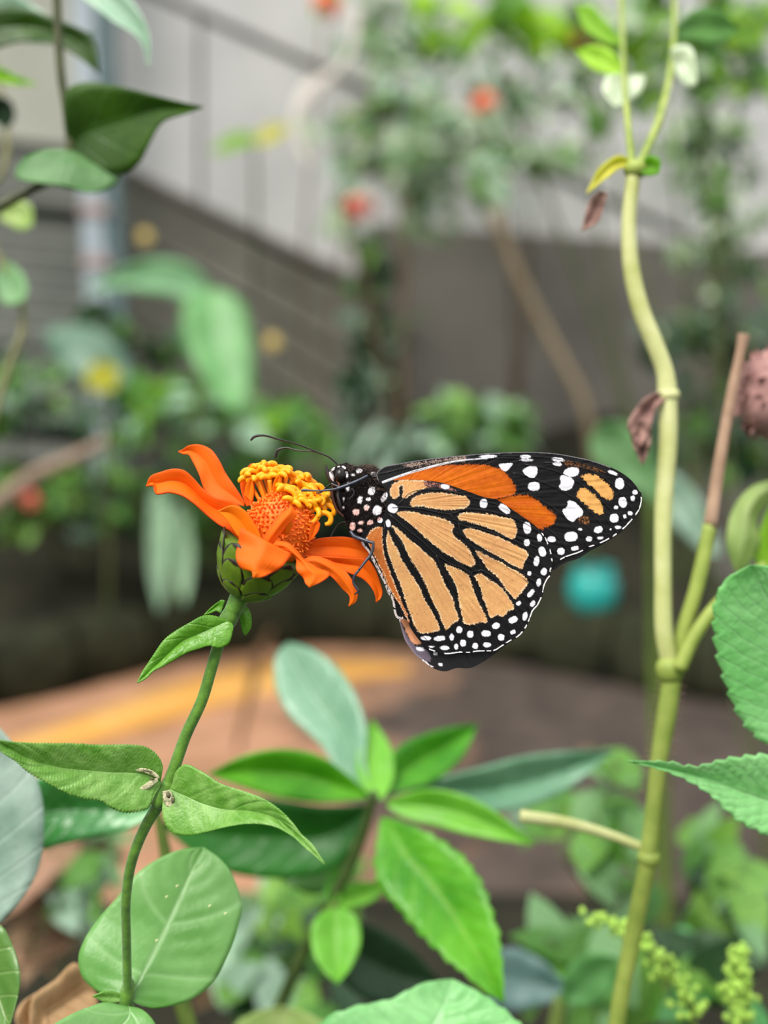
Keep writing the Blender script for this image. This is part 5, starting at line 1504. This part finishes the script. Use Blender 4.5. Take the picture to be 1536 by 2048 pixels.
HW_SP = [(720 + a / 5.12, 880 + b / 5.12, c / 5.12, d / 5.12, e_) for a, b, c, d, e_ in [(1265, 650, 38, 46, 0), (1480, 705, 66, 34, 38), (868, 478, 45, 25, 10)]] + \
        [(1020 + a / 5.12, 880 + b / 5.12, c / 5.12, d / 5.12, e_) for a, b, c, d, e_ in [(175, 900, 38, 60, -10), (172, 1052, 29, 35, 0), (302, 1000, 24, 38, -10), (330, 1142, 36, 50, -20)]] + \
        [(920 + a / 6.4, 1080 + b / 6.4, c / 6.4, d / 6.4, e_) for a, b, c, d, e_ in [(980, 272, 36, 60, 8), (1075, 405, 38, 46, 25), (888, 428, 26, 26, 0), (1008, 545, 29, 50, 10), (908, 680, 28, 58, 40), (930, 815, 28, 42, 40), (752, 812, 32, 25, -30), (832, 975, 30, 54, 12), (680, 1022, 60, 40, -25), (462, 1098, 48, 38, -20), (678, 1178, 39, 25, -20)]] + \
        [(720 + a / 5.12, 1120 + b / 5.12, c / 5.12, d / 5.12, e_) for a, b, c, d, e_ in [(1445, 792, 33, 34, 0), (1290, 752, 48, 31, 0), (1130, 760, 33, 36, 0), (1300, 868, 40, 25, 0), (1180, 880, 29, 29, 0), (1055, 850, 30, 36, 0), (1015, 715, 31, 34, 15), (940, 790, 22, 35, 0), (985, 888, 20, 30, 0), (815, 803, 56, 25, -6), (675, 800, 50, 22, 4), (865, 900, 48, 22, 0), (735, 888, 26, 9, 0)]]
HW_VEINS = [A_(v) for v in [
    [(165, 345), (215, 345), (330, 355), (440, 378), (465, 380), (520, 360), (600, 357), (700, 372), (800, 405), (870, 440), (930, 485), (965, 525)],
    [(460, 380), (505, 425), (530, 440), (600, 450), (700, 484), (800, 520), (870, 570), (930, 620), (975, 668)],
    [(505, 425), (515, 470), (545, 515), (585, 555), (650, 590), (720, 630), (800, 680), (850, 720), (900, 780), (925, 825)],
    [(585, 555), (600, 600), (618, 664), (565, 678)],
    [(618, 664), (680, 700), (730, 755), (780, 840), (815, 920), (840, 975)],
    [(150, 380), (190, 415), (250, 465), (320, 520), (390, 588), (440, 622), (500, 650), (565, 678), (590, 760), (625, 850), (655, 930), (690, 1010), (712, 1062)],
    [(390, 588), (425, 680), (470, 770), (500, 870), (520, 940), (560, 1020), (575, 1085)],
    [(155, 440), (215, 540), (290, 660), (350, 790), (400, 900), (435, 980), (490, 1080)],
    [(125, 430), (128, 540), (160, 640), (205, 770), (250, 890), (290, 970), (350, 1030), (400, 1085)],
    [(200, 330), (225, 300), (250, 272), (310, 255), (400, 255), (480, 268), (560, 290), (620, 310), (700, 330), (780, 370)],
    [(640, 920), (660, 1000), (680, 1070)], [(740, 920), (760, 1000), (775, 1025)], [(820, 800), (870, 870), (880, 888)], [(838, 690), (900, 730), (955, 765)], [(860, 590), (920, 630), (972, 665)], [(800, 500), (880, 540), (960, 580)], [(520, 940), (600, 960), (615, 1080)]]]
FW_VEINS = [A_([(100, 175), (250, 140), (400, 112), (550, 95), (700, 82), (850, 85), (1000, 95), (1150, 130), (1290, 180)]), A_([(120, 215), (180, 192), (250, 168), (330, 145), (420, 122), (520, 104), (620, 96), (750, 94), (880, 100)])] + [R5(v) for v in [
    [(35, 335), (90, 430), (150, 550), (60, 562), (-150, 600), (-190, 605)],
    [(35, 335), (200, 380), (400, 460), (560, 540), (700, 630), (830, 750), (930, 860), (1010, 970), (1040, 1005)],
    [(150, 550), (300, 610), (450, 700), (600, 830), (720, 970), (790, 1095)],
    [(150, 250), (400, 300), (560, 355), (700, 435), (850, 550), (1000, 680), (1130, 810), (1205, 880)],
    [(340, 885), (450, 960), (540, 1060), (615, 1170)],
    [(560, 250), (800, 300), (950, 380), (1060, 470), (1150, 580), (1250, 700), (1300, 770)],
    [(680, 800), (780, 880), (860, 970), (910, 1050)], [(950, 770), (1020, 860), (1110, 960)],
    [(350, 235), (700, 232), (900, 285), (1100, 380), (1240, 490), (1340, 600)]]]

BLACK = L3(13, 11, 13)
ROOT_SP = [(785.4, 1016.7, 10, 8.5, 20), (768.8, 994.3, 4.8, 10, 25), (776.6, 1047, 4.8, 7.5, -10), (760, 1041, 5, 4.5, 0)]
WHITE = L3(232, 230, 238)


def paint(base, mask, colr):
    return base * (1 - mask[:, None]) + colr * mask[:, None]


def sm(d, w=0.7):
    t = np.clip(0.5 - d / (2 * w), 0, 1)
    return t * t * (3 - 2 * t)


def bb(Pt, poly, m=6):
    p = np.asarray(poly)
    return np.where((Pt[:, 0] > p[:, 0].min() - m) & (Pt[:, 0] < p[:, 0].max() + m) & (Pt[:, 1] > p[:, 1].min() - m) & (Pt[:, 1] < p[:, 1].max() + m))[0]


def add_poly(C, Pt, poly, fn, jag=1.6, w=0.6, n=4):
    q = crom(poly, len(poly) * n, True)
    ix = bb(Pt, q)
    if not len(ix):
        return
    X = Pt[ix]
    d = sdf(X, q) + (vnoise(X[:, 0], X[:, 1], 1.7, 1) - .5) * 2 * jag + (vnoise(X[:, 0], X[:, 1], 4.5, 2) - .5) * jag
    C[ix] = paint(C[ix], sm(d, w), fn(X, d))


def add_spots(C, Pt, spots, colr=WHITE):
    for (cx, cy, rx, ry, an) in spots:
        m = max(rx, ry) + 4
        ix = np.where((abs(Pt[:, 0] - cx) < m) & (abs(Pt[:, 1] - cy) < m))[0]
        if not len(ix):
            continue
        X = Pt[ix] - (cx, cy)
        c, s = math.cos(math.radians(an)), math.sin(math.radians(an))
        x, y = X[:, 0] * c + X[:, 1] * s, -X[:, 0] * s + X[:, 1] * c
        rr = ((abs(x) / rx) ** 2.4 + (abs(y) / ry) ** 2.4) ** (1 / 2.4)
        d = (rr - 1) * min(rx, ry) + (vnoise(Pt[ix, 0], Pt[ix, 1], 2.2, 5) - .5) * 1.3
        sh = 0.82 + 0.3 * vnoise(Pt[ix, 0], Pt[ix, 1], 2.0, 6)
        C[ix] = paint(C[ix], sm(d, .6), colr[None] * sh[:, None])


def tanfn(o):
    def f(X, d):
        a = vnoise(X[:, 0], X[:, 1], 28, 3) * .6 + vnoise(X[:, 0], X[:, 1], 5, 4) * .4
        c1, c2 = L3(220, 168, 108), L3(202, 144, 94)
        if o > .6:
            c1, c2 = L3(206, 128, 66), L3(190, 104, 44)
        a = np.clip(a + o * .5 - .15, 0, 1)
        c = c1 * (1 - a[:, None]) + c2 * a[:, None]
        c = c * (0.9 + .2 * vnoise(X[:, 0], X[:, 1], 1.3, 8))[:, None]
        rim = (d > -2.4) & (TABLE[(X[:, 0] * 1.0).astype(int) & 255, (X[:, 1] * 1.0).astype(int) & 255] > .62)
        c[rim] = L3(240, 222, 190)
        dark = TABLE[(X[:, 0] * .8).astype(int) & 255, (X[:, 1] * .8 + 31).astype(int) & 255] > .992
        c[dark] = L3(140, 96, 60)
        return c
    return f


def orfn(X, d):
    a = vnoise(X[:, 0], X[:, 1] * 3, 30, 3) * .6 + vnoise(X[:, 0], X[:, 1], 6, 4) * .4
    c = L3(214, 108, 4) * (1 - a[:, None]) + L3(184, 78, 2) * a[:, None]
    e_ = np.clip((d + 9) / 9, 0, 1)[:, None] * .35
    return c * (1 - e_) + L3(120, 40, 4) * e_


def wing(name, outline, step, colour, side, off, veins, parent, mat, relief=.07, n=5):
    out = crom(outline, len(outline) * n, True)
    lo, hi = out.min(0) - step, out.max(0) + step
    xs, ys_ = np.arange(lo[0], hi[0] + step, step), np.arange(lo[1], hi[1] + step, step)
    nx, ny = len(xs), len(ys_)
    G = np.stack(np.meshgrid(xs, ys_, indexing='ij'), -1).reshape(-1, 2)
    d = np.full(len(G), 99.0)
    d = sdf(G, out)
    ins = d < 0
    I = ins.reshape(nx, ny)
    keep = I[:-1, :-1] | I[1:, :-1] | I[:-1, 1:] | I[1:, 1:]
    iq = np.argwhere(keep)
    a = iq[:, 0] * ny + iq[:, 1]
    quads = np.stack([a, a + ny, a + ny + 1, a + 1], 1)
    used = np.unique(quads)
    remap = np.full(len(G), -1)
    remap[used] = np.arange(len(used))
    quads = remap[quads]
    X = G[used].copy()
    o_ = d[used] > 0
    X[o_] = nearest(X[o_], out)
    C = colour(X, out)
    h = np.zeros(len(X))
    for v in veins:
        q = crom(v, len(v) * 4)
        ix = bb(X, q, 9)
        dv = pl_dist(X[ix], q)
        h[ix] = np.maximum(h[ix], np.exp(-(dv / 1.9) ** 2) - .45 * np.exp(-((dv - 5) / 3.0) ** 2))
    z = gap(X) + off + h * relief + .05 * vnoise(X[:, 0], X[:, 1], 26, 7) + .03 * vnoise(X[:, 0] * .6 + X[:, 1] * .8, X[:, 1] * .6 - X[:, 0] * .8, 9, 9)
    rr_ = np.linalg.norm(X - HINGE, axis=1)
    th_ = np.arctan2(X[:, 1] - HINGE[1], X[:, 0] - HINGE[0])
    z += relief * 1.6 * (vnoise(th_ * 60, rr_ / 70, 1.0, 21) - .5) * np.clip(rr_ / 120, 0, 1) + relief * .3 * (vnoise(th_ * 150, rr_ / 40, 1.0, 23) - .5) * np.clip(rr_ / 150, 0, 1)
    V = Pn(X, D0 - side * z * MM)
    w_ = obj(name, V, quads.tolist(), mat, parent, col=C)
    return w_


def vein_tubes(w_, veins, side, off, mat, parent, r=.95):
    for v in veins:
        q = crom(v, 26)
        z = gap(q) + off + .05
        tube('vein', Pn(q, D0 - side * z * MM), np.linspace(r, r * .6, 26) * KP, mat, parent, 6)


def hw_colour(X, out):
    C = np.repeat(BLACK[None], len(X), 0) * (0.7 + .6 * vnoise(X[:, 0], X[:, 1], 3, 1))[:, None]
    for poly, o in HW_CELLS:
        add_poly(C, X, poly, tanfn(o))
    # pinkish scaling along the leading edge
    add_poly(C, X, A5([(640, 430), (740, 428), (880, 470), (960, 500), (1000, 530), (900, 510), (760, 480), (680, 475)]), lambda x, d: np.where((vnoise(x[:, 0], x[:, 1], 2, 4) > .5)[:, None], L3(150, 100, 90), L3(60, 40, 42)), 1.5, 1.0)
    add_spots(C, X, HW_SP + ROOT_SP)
    d = pl_dist(X, np.vstack([out, out[:1]]))
    right = (X[:, 0] > 858) & ((X[:, 1] > 1070) | (X[:, 0] > 1070)) & (X[:, 1] > 1066)
    dash = vnoise(X[:, 0], X[:, 1], 7, 11) > .36
    fr = right & dash & (d < 2.3)
    C[fr] = L3(236, 234, 236)
    left = (X[:, 0] < 806) & (X[:, 1] > 1084) & (d < 4.2) & (X[:, 0] < 740 + (X[:, 1] - 1090) * .5)
    wn_ = (vnoise(X[:, 0], X[:, 1], 3, 12) > .25)
    C[left & wn_] = L3(214, 200, 198)
    return C


def fw_colour(X, out):
    C = np.repeat(BLACK[None], len(X), 0) * (0.75 + .5 * vnoise(X[:, 0], X[:, 1], 3, 1))[:, None]
    for p in FW_OR:
        add_poly(C, X, p, orfn, 2.6, 1.2)
    for p in FW_TAN:
        add_poly(C, X, p, lambda x, d: (L3(222, 164, 92)[None] * (.85 + .3 * vnoise(x[:, 0], x[:, 1], 8, 2))[:, None]), 2.6, 1.0)
    add_poly(C, X, FW_FAINT, lambda x, d: np.where((vnoise(x[:, 0], x[:, 1], 2, 4) > .55)[:, None], L3(150, 96, 50), L3(50, 32, 22)), 2.5, 1.0)
    # frosted brown scaling along the leading edge
    add_poly(C, X, A5([(430, 260), (600, 225), (860, 195), (1100, 175), (1100, 195), (900, 225), (700, 255), (520, 285)]), lambda x, d: np.where((vnoise(x[:, 0], x[:, 1], 1.6, 4) > .5)[:, None], L3(150, 128, 116), L3(58, 46, 42)), 2, 1)
    add_poly(C, X, R5([(540, 225), (700, 240), (900, 290), (1000, 340), (900, 320), (700, 280), (560, 255)]), lambda x, d: np.where((vnoise(x[:, 0], x[:, 1], 2, 4) > .5)[:, None], L3(104, 66, 34), L3(40, 26, 20)), 2, 1)
    for p in FW_POLY:
        add_poly(C, X, p, lambda x, d: WHITE[None] * (.85 + .25 * vnoise(x[:, 0], x[:, 1], 3, 6))[:, None], .8, .6)
    add_spots(C, X, FW_SP)
    # the white line along the stout front vein
    dv = pl_dist(X, crom(A_([(118, 216), (180, 193), (250, 169), (330, 146), (420, 123), (500, 107), (590, 98), (650, 95)]), 60))
    wd = np.interp(X[:, 0], [766, 860, 970], [2.2, 2.0, 1.0])
    C = paint(C, sm(dv - wd, .6), L3(226, 226, 232))
    d = pl_dist(X, np.vstack([out, out[:1]]))
    mar = (X[:, 1] > 900 + 85) & (X[:, 0] > 1120) & (d < 2.4) & (vnoise(X[:, 0], X[:, 1], 9, 11) > .42)
    C[mar] = L3(234, 232, 234)
    ce = (X[:, 1] < 960) & (d < 1.5) & (X[:, 0] < 1220)
    C[ce] = L3(120, 116, 120)
    return C


def far_hw_colour(X, out):
    C = np.repeat(L3(14, 13, 16)[None], len(X), 0)
    add_poly(C, X, B5([(330, 380), (380, 470), (440, 560), (520, 650), (580, 750), (635, 855), (545, 855), (480, 745), (420, 620), (360, 500)]), lambda x, d: np.repeat(L3(214, 146, 104)[None], len(x), 0), 1.5, 1)
    add_poly(C, X, B5([(410, 660), (440, 700), (500, 800), (560, 870), (690, 930), (720, 1040), (660, 1030), (560, 950), (470, 820)]), lambda x, d: np.repeat(L3(96, 84, 98)[None], len(x), 0), 1.5, 1)
    add_spots(C, X, [(720 + 615 / 5.12, 1120 + 912 / 5.12, 42 / 5.12, 20 / 5.12, 10), (720 + 825 / 5.12, 1120 + 1068 / 5.12, 20 / 5.12, 16 / 5.12, 0), (720 + 770 / 5.12, 1120 + 960 / 5.12, 22 / 5.12, 16 / 5.12, 0)])
    d = pl_dist(X, np.vstack([out, out[:1]]))
    lft = (X[:, 0] < 868) & (d < 2.6) & (vnoise(X[:, 0], X[:, 1], 6, 12) > .3) & ((X[:, 1] < 1245) | (X[:, 1] > 1318))
    C[lft] = L3(220, 214, 218)
    gr = (X[:, 0] < 850) & (d < 3.4) & (X[:, 1] > 1245) & (X[:, 1] <= 1318)
    C[gr] = L3(120, 106, 118)
    return C


def far_fw_colour(X, out):
    return np.repeat(L3(16, 14, 15)[None], len(X), 0)


M_WING = attr_mat('wing_scales', .5, .2, 0.0, .00006, 9000, trans=.10)
M_WINGF = attr_mat('far_wing_scales', .5, .3, .05, .00006, 9000)
M_VEIN = plain_mat('wing_vein', lin(12, 10, 14), lin(22, 20, 28), .32, .5, 2000)
mb = P(735, 1075, D0)
mo = root('monarch_butterfly', mb, 'orange and black monarch butterfly with closed wings feeding on the orange zinnia', 'butterfly')
hw = wing('hindwing', HW_OUT, 1.0, hw_colour, 1, .55, HW_VEINS, mo, M_WING)
vein_tubes(hw, HW_VEINS[:10], 1, .55, M_VEIN, hw)
fw = wing('forewing', FW_OUT, 1.0, fw_colour, 1, 0.0, FW_VEINS, mo, M_WING)
vein_tubes(fw, FW_VEINS, 1, 0.0, M_VEIN, fw, .7)
FHW = HW_OUT[:27] + B5([(1480, 880), (1400, 945), (1250, 1050), (1130, 1106), (980, 1108), (870, 1141), (790, 1125), (735, 1100), (660, 1045), (560, 962), (505, 890), (465, 830), (430, 730), (400, 610), (385, 540), (362, 470), (330, 395)]) + [(783, 1196), (765, 1160), (745, 1122), (735, 1104)] + HW_OUT[-8:]
wing('hindwing', FHW, 2.0, far_hw_colour, -1, .0, HW_VEINS[5:9], mo, M_WINGF)
FFW = []
for i, (x, y) in enumerate(FW_OUT):
    lower = 19 <= i <= 33
    s_ = max(0.0, min(1.0, (1215 - x) / 55)) if lower else 0
    FFW.append((x - (1.5 if not lower else 0), y + 2 + 9 * s_))
wing('forewing', FFW, 2.5, far_fw_colour, -1, -.1, [], mo, M_WINGF)

# thorax, head and abdomen as one continuous body
ringsL = [(690, 926), (672, 932), (659, 944), (659, 958), (666, 967), (667, 980), (668, 996), (675, 1018), (687, 1034), (694, 1050), (700, 1066), (722, 1079), (742, 1094), (762, 1120), (785, 1160), (806, 1200), (816, 1222)]
ringsR = [(692, 925), (696, 927), (703, 930), (711, 935), (722, 931), (738, 930), (755, 940), (771, 962), (780, 985), (785, 1010), (786, 1035), (782, 1060), (784, 1082), (800, 1108), (818, 1148), (826, 1190), (820, 1222)]
ringsD = [1, 14, 20, 22, 22, 27, 30, 31, 31, 30, 28, 25, 20, 18, 16, 12, 2]
nR, nS = 190, 150
bl, br_ = crom(ringsL, nR), crom(ringsR, nR)
bd_ = np.interp(np.linspace(0, 1, nR), np.linspace(0, 1, len(ringsD)), ringsD)
ang = np.linspace(0, 2 * math.pi, nS, endpoint=False)
ctr, hal = (bl + br_) / 2, (br_ - bl) / 2
XY = ctr[:, None, :] + hal[:, None, :] * np.cos(ang)[None, :, None]
DD = -np.sin(ang)[None, :] * bd_[:, None] * KP
rough_ = (vnoise(XY[..., 0].ravel(), XY[..., 1].ravel() + 40 * np.tile(np.sign(np.sin(ang)), nR), 5, 2) - .5).reshape(nR, nS) * 2.2
XY = XY + (hal / (np.linalg.norm(hal, axis=1)[:, None] + 1e-6))[:, None, :] * (np.cos(ang)[None, :] * rough_)[..., None]
Vb = Pn(XY, D0 + DD - np.sin(ang)[None, :] * rough_ * KP).reshape(-1, 3)
Fb = [[i * nS + j, i * nS + (j + 1) % nS, (i + 1) * nS + (j + 1) % nS, (i + 1) * nS + j] for i in range(nR - 1) for j in range(nS)] + [list(range(nS))[::-1], [(nR - 1) * nS + j for j in range(nS)]]
Xf = XY.reshape(-1, 2)
Cb = np.repeat(L3(13, 9, 9)[None], len(Xf), 0) * (.6 + .8 * vnoise(Xf[:, 0], Xf[:, 1], 3, 3))[:, None]
Y3 = [(680, 628, 44, 34, 0), (900, 678, 46, 32, 15), (585, 688, 26, 16, 0), (483, 685, 24, 44, -10), (365, 560, 18, 14, 0), (440, 572, 34, 20, 30), (275, 590, 28, 30, 0), (255, 715, 30, 78, -15), (500, 880, 28, 68, 5), (870, 935, 50, 62, 20), (690, 1072, 38, 52, 10), (820, 1060, 36, 22, 0), (790, 1190, 38, 34, 0), (440, 1060, 12, 28, 0), (440, 1190, 16, 16, 0), (1005, 745, 26, 52, 10)]
B4 = [(725, 160, 64, 72, 20), (400, 185, 52, 46, 0), (560, 120, 36, 36, 0), (475, 350, 36, 24, 0), (615, 345, 48, 32, -10), (345, 405, 45, 58, 10), (460, 470, 40, 26, 0), (765, 305, 32, 36, 0)]
add_spots(Cb, Xf, [(630 + a / 7.68, 860 + b / 7.68, c / 7.68, d / 7.68, e_) for a, b, c, d, e_ in Y3], L3(240, 236, 240))
add_spots(Cb, Xf, ROOT_SP + [(660 + a / 7.68, 1000 + b / 7.68, c / 7.68, d / 7.68, e_) for a, b, c, d, e_ in B4[:1]], L3(238, 232, 238))
add_spots(Cb, Xf, [(660 + a / 7.68, 1000 + b / 7.68, c / 7.68, d / 7.68, e_) for a, b, c, d, e_ in B4[1:]], L3(226, 180, 172))
add_spots(Cb, Xf, [(630 + 340 / 7.68, 860 + 825 / 7.68, 5, 5.5, 0)], L3(214, 140, 106))
M_BODY = attr_mat('body_scales', .75, .1, 0.0, .00008, 5000)
obj('body', Vb, Fb, M_BODY, mo, col=Cb)

# fur on thorax and head
M_FUR = plain_mat('dark_fur', lin(34, 25, 21), lin(78, 62, 52), .8, .25, 2000)
g = Geo()
Vn = Vb.reshape(nR, nS, 3)
for k in range(5200):
    i, j = RNG.integers(4, 125), RNG.integers(0, nS)
    if 58 < i and k % 3:
        continue
    p = Vector(Vn[i, j])
    nr = (p - P(ctr[i, 0], ctr[i, 1], D0)).normalized()
    back = (P(ctr[i + 1, 0], ctr[i + 1, 1], D0) - P(ctr[i, 0], ctr[i, 1], D0)).normalized()
    d = (nr * .8 + back * .6 + Vector(RNG.normal(size=3)) * .3).normalized()
    dorsal = math.cos(ang[j]) > .55
    L = (RNG.uniform(8, 17) if dorsal else RNG.uniform(2, 5)) * KP
    s_ = d.orthogonal().normalized() * .75 * KP
    g.add([(p - s_)[:], (p + s_)[:], (p + d * L)[:]], [[0, 1, 2]])
g.build('fur', M_FUR, mo, kind='stuff')

# head details
M_EYE = plain_mat('dark_eye', lin(14, 8, 7), lin(26, 15, 11), .25, .4, 3000)
for sg in (1, -1):
    c = P(681, 951, D0 - sg * 1.75 * MM)
    V = []
    for i in range(13):
        th = math.pi * i / 12
        for j in range(24):
            ph = 2 * math.pi * j / 24
            V.append((c + CR * (11.5 * KP * math.sin(th) * math.cos(ph)) + CU * (14 * KP * math.cos(th)) + CF * (9 * KP * math.sin(th) * math.sin(ph)))[:])
    obj('eye', V, [[i * 24 + j, i * 24 + (j + 1) % 24, (i + 1) * 24 + (j + 1) % 24, (i + 1) * 24 + j] for i in range(12) for j in range(24)], M_EYE, mo)
    dz = -sg * 1.1
    pl = ptube('palp', [(674, 972, dz), (664, 962, dz * 1.2), (656, 947, dz * 1.1), (652, 930, dz * .9)], [5, 6.2, 5, 1.2], plain_mat('palp_black', lin(26, 18, 18), lin(44, 32, 30), .6, .3, 2000), mo, D0, 10, 20)
    ptube('palp_stripe', [(667, 963, dz * 1.2 - sg * .48), (663, 954, dz * 1.2 - sg * .5), (659, 944, dz * 1.1 - sg * .42)], [1.2, 3.2, 1.0], plain_mat('palp_white', lin(232, 206, 204), None, .6, .3), mo, D0, 8, 10)
M_LEG = plain_mat('leg_blue_black', lin(20, 24, 34), lin(50, 58, 78), .3, .6, 1500)
M_LEGD = plain_mat('leg_dark', lin(18, 16, 20), lin(36, 34, 42), .35, .5, 1500)
M_ANT = plain_mat('antenna_black', lin(18, 16, 18), lin(38, 34, 36), .35, .5, 2000)
ptube('antenna', [(675, 929, -.8), (668, 922, -.9), (660, 915.5, -1), (636, 905, -1.4), (597, 889.5, -2), (558, 879, -2.6), (521.7, 871, -3), (508.6, 873.5, -3), (501, 881, -3)], [1.8, 1.7, 1.6, 1.5, 1.6, 1.8, 2.3, 2.9, 2.0], M_ANT, mo, D0, 10, 80)
ptube('antenna', [(674, 928, .8), (666, 920, 1), (656, 913, 1.2), (628, 903, 2), (597, 901, 3), (568, 896, 4), (556, 900, 4.2), (550, 915, 4.4)], [1.8, 1.7, 1.6, 1.5, 1.6, 1.9, 2.8, 3.0], M_ANT, mo, D0, 10, 80)
ptube('proboscis', [(668, 966), (664, 985), (668, 1005), (676, 1022), (684, 1030), (688, 1033)], [3, 3.2, 3, 2.6, 2.4, 2], plain_mat('proboscis_brown', lin(52, 24, 16), lin(84, 44, 28), .35, .5, 1500), mo, D0 - .0012, 10, 40)


def leg(segs, d, mat, label=None):
    l_ = None
    for (nm, px, rp) in segs:
        o = ptube(nm, px, rp, mat, mo if l_ is None else l_, d, 10, 24)
        if l_ is None:
            l_ = o
    return l_


leg([('leg', [(736, 951, -3.1), (715, 962, -3.4), (690, 972, -3.6), (673, 978, -3.6)], [2.6, 3.6, 3.8, 3.4]), ('tibia', [(674, 978, -3.6), (655, 980.5, -3.2), (640, 981.5, -3)], [3.2, 2.4, 2]), ('tarsus', [(641, 981.5, -3), (620, 981, -2.6), (607, 980.5, -2.4), (602, 981, -2.4)], [2, 2.1, 2.9, 2.2])], D0, M_LEG)
leg([('leg', [(690, 975, -2.4), (676, 973, -2.0), (662, 967, -1.6)], [3, 3, 2.6]), ('tibia', [(664, 967, -1.6), (655, 973, -1.4), (647, 981, -1.2)], [2.4, 1.9, 1.7]), ('tarsus', [(648, 980, -1.2), (641, 985, -1), (632, 985.5, -.6)], [1.7, 1.6, 1.2])], D0, M_LEGD)
leg([('leg', [(701, 1062, -2.6), (708, 1072, -3.2), (722, 1078, -4), (740, 1084, -4.6), (748, 1086, -4.8)], [3, 4.2, 4.2, 3.4, 2.8]), ('tibia', [(747, 1085, -4.8), (746, 1098, -4.9), (741, 1110, -5), (730, 1124, -5.2), (718, 1140, -5.4)], [2.6, 3, 3.2, 2.9, 2.4]), ('tarsus', [(718, 1140, -5.4), (709, 1152, -5.5), (706.5, 1165, -5.5), (713, 1176, -5.6), (717, 1181, -5.6), (709, 1189, -5.3)], [2.6, 2.6, 2.2, 2.6, 2.4, 1.4])], D0, M_LEG)
# the far pair, mostly hidden behind the thorax
leg([('leg', [(700, 1050, 2), (690, 1046, 2.6), (676, 1050, 3)], [3, 3, 2.4]), ('tibia', [(677, 1050, 3), (668, 1062, 3), (660, 1078, 2.4)], [2.2, 2, 1.8])], D0, M_LEGD)
# folded foreleg along the front of the thorax
ptube('foreleg', [(676, 974, -1.9), (676, 992, -2.2), (680, 1010, -2.3), (684, 1022, -2)], [2.4, 3, 2.6, 1.6], M_LEGD, mo, D0 - .0008, 9, 24)
ptube('foreleg', [(700, 985, -2.9), (704, 978, -3.0), (708, 984, -3.0), (698, 1000, -2.9)], [1.6, 2, 2, 1.4], M_LEGD, mo, D0 - .0002, 9, 24)
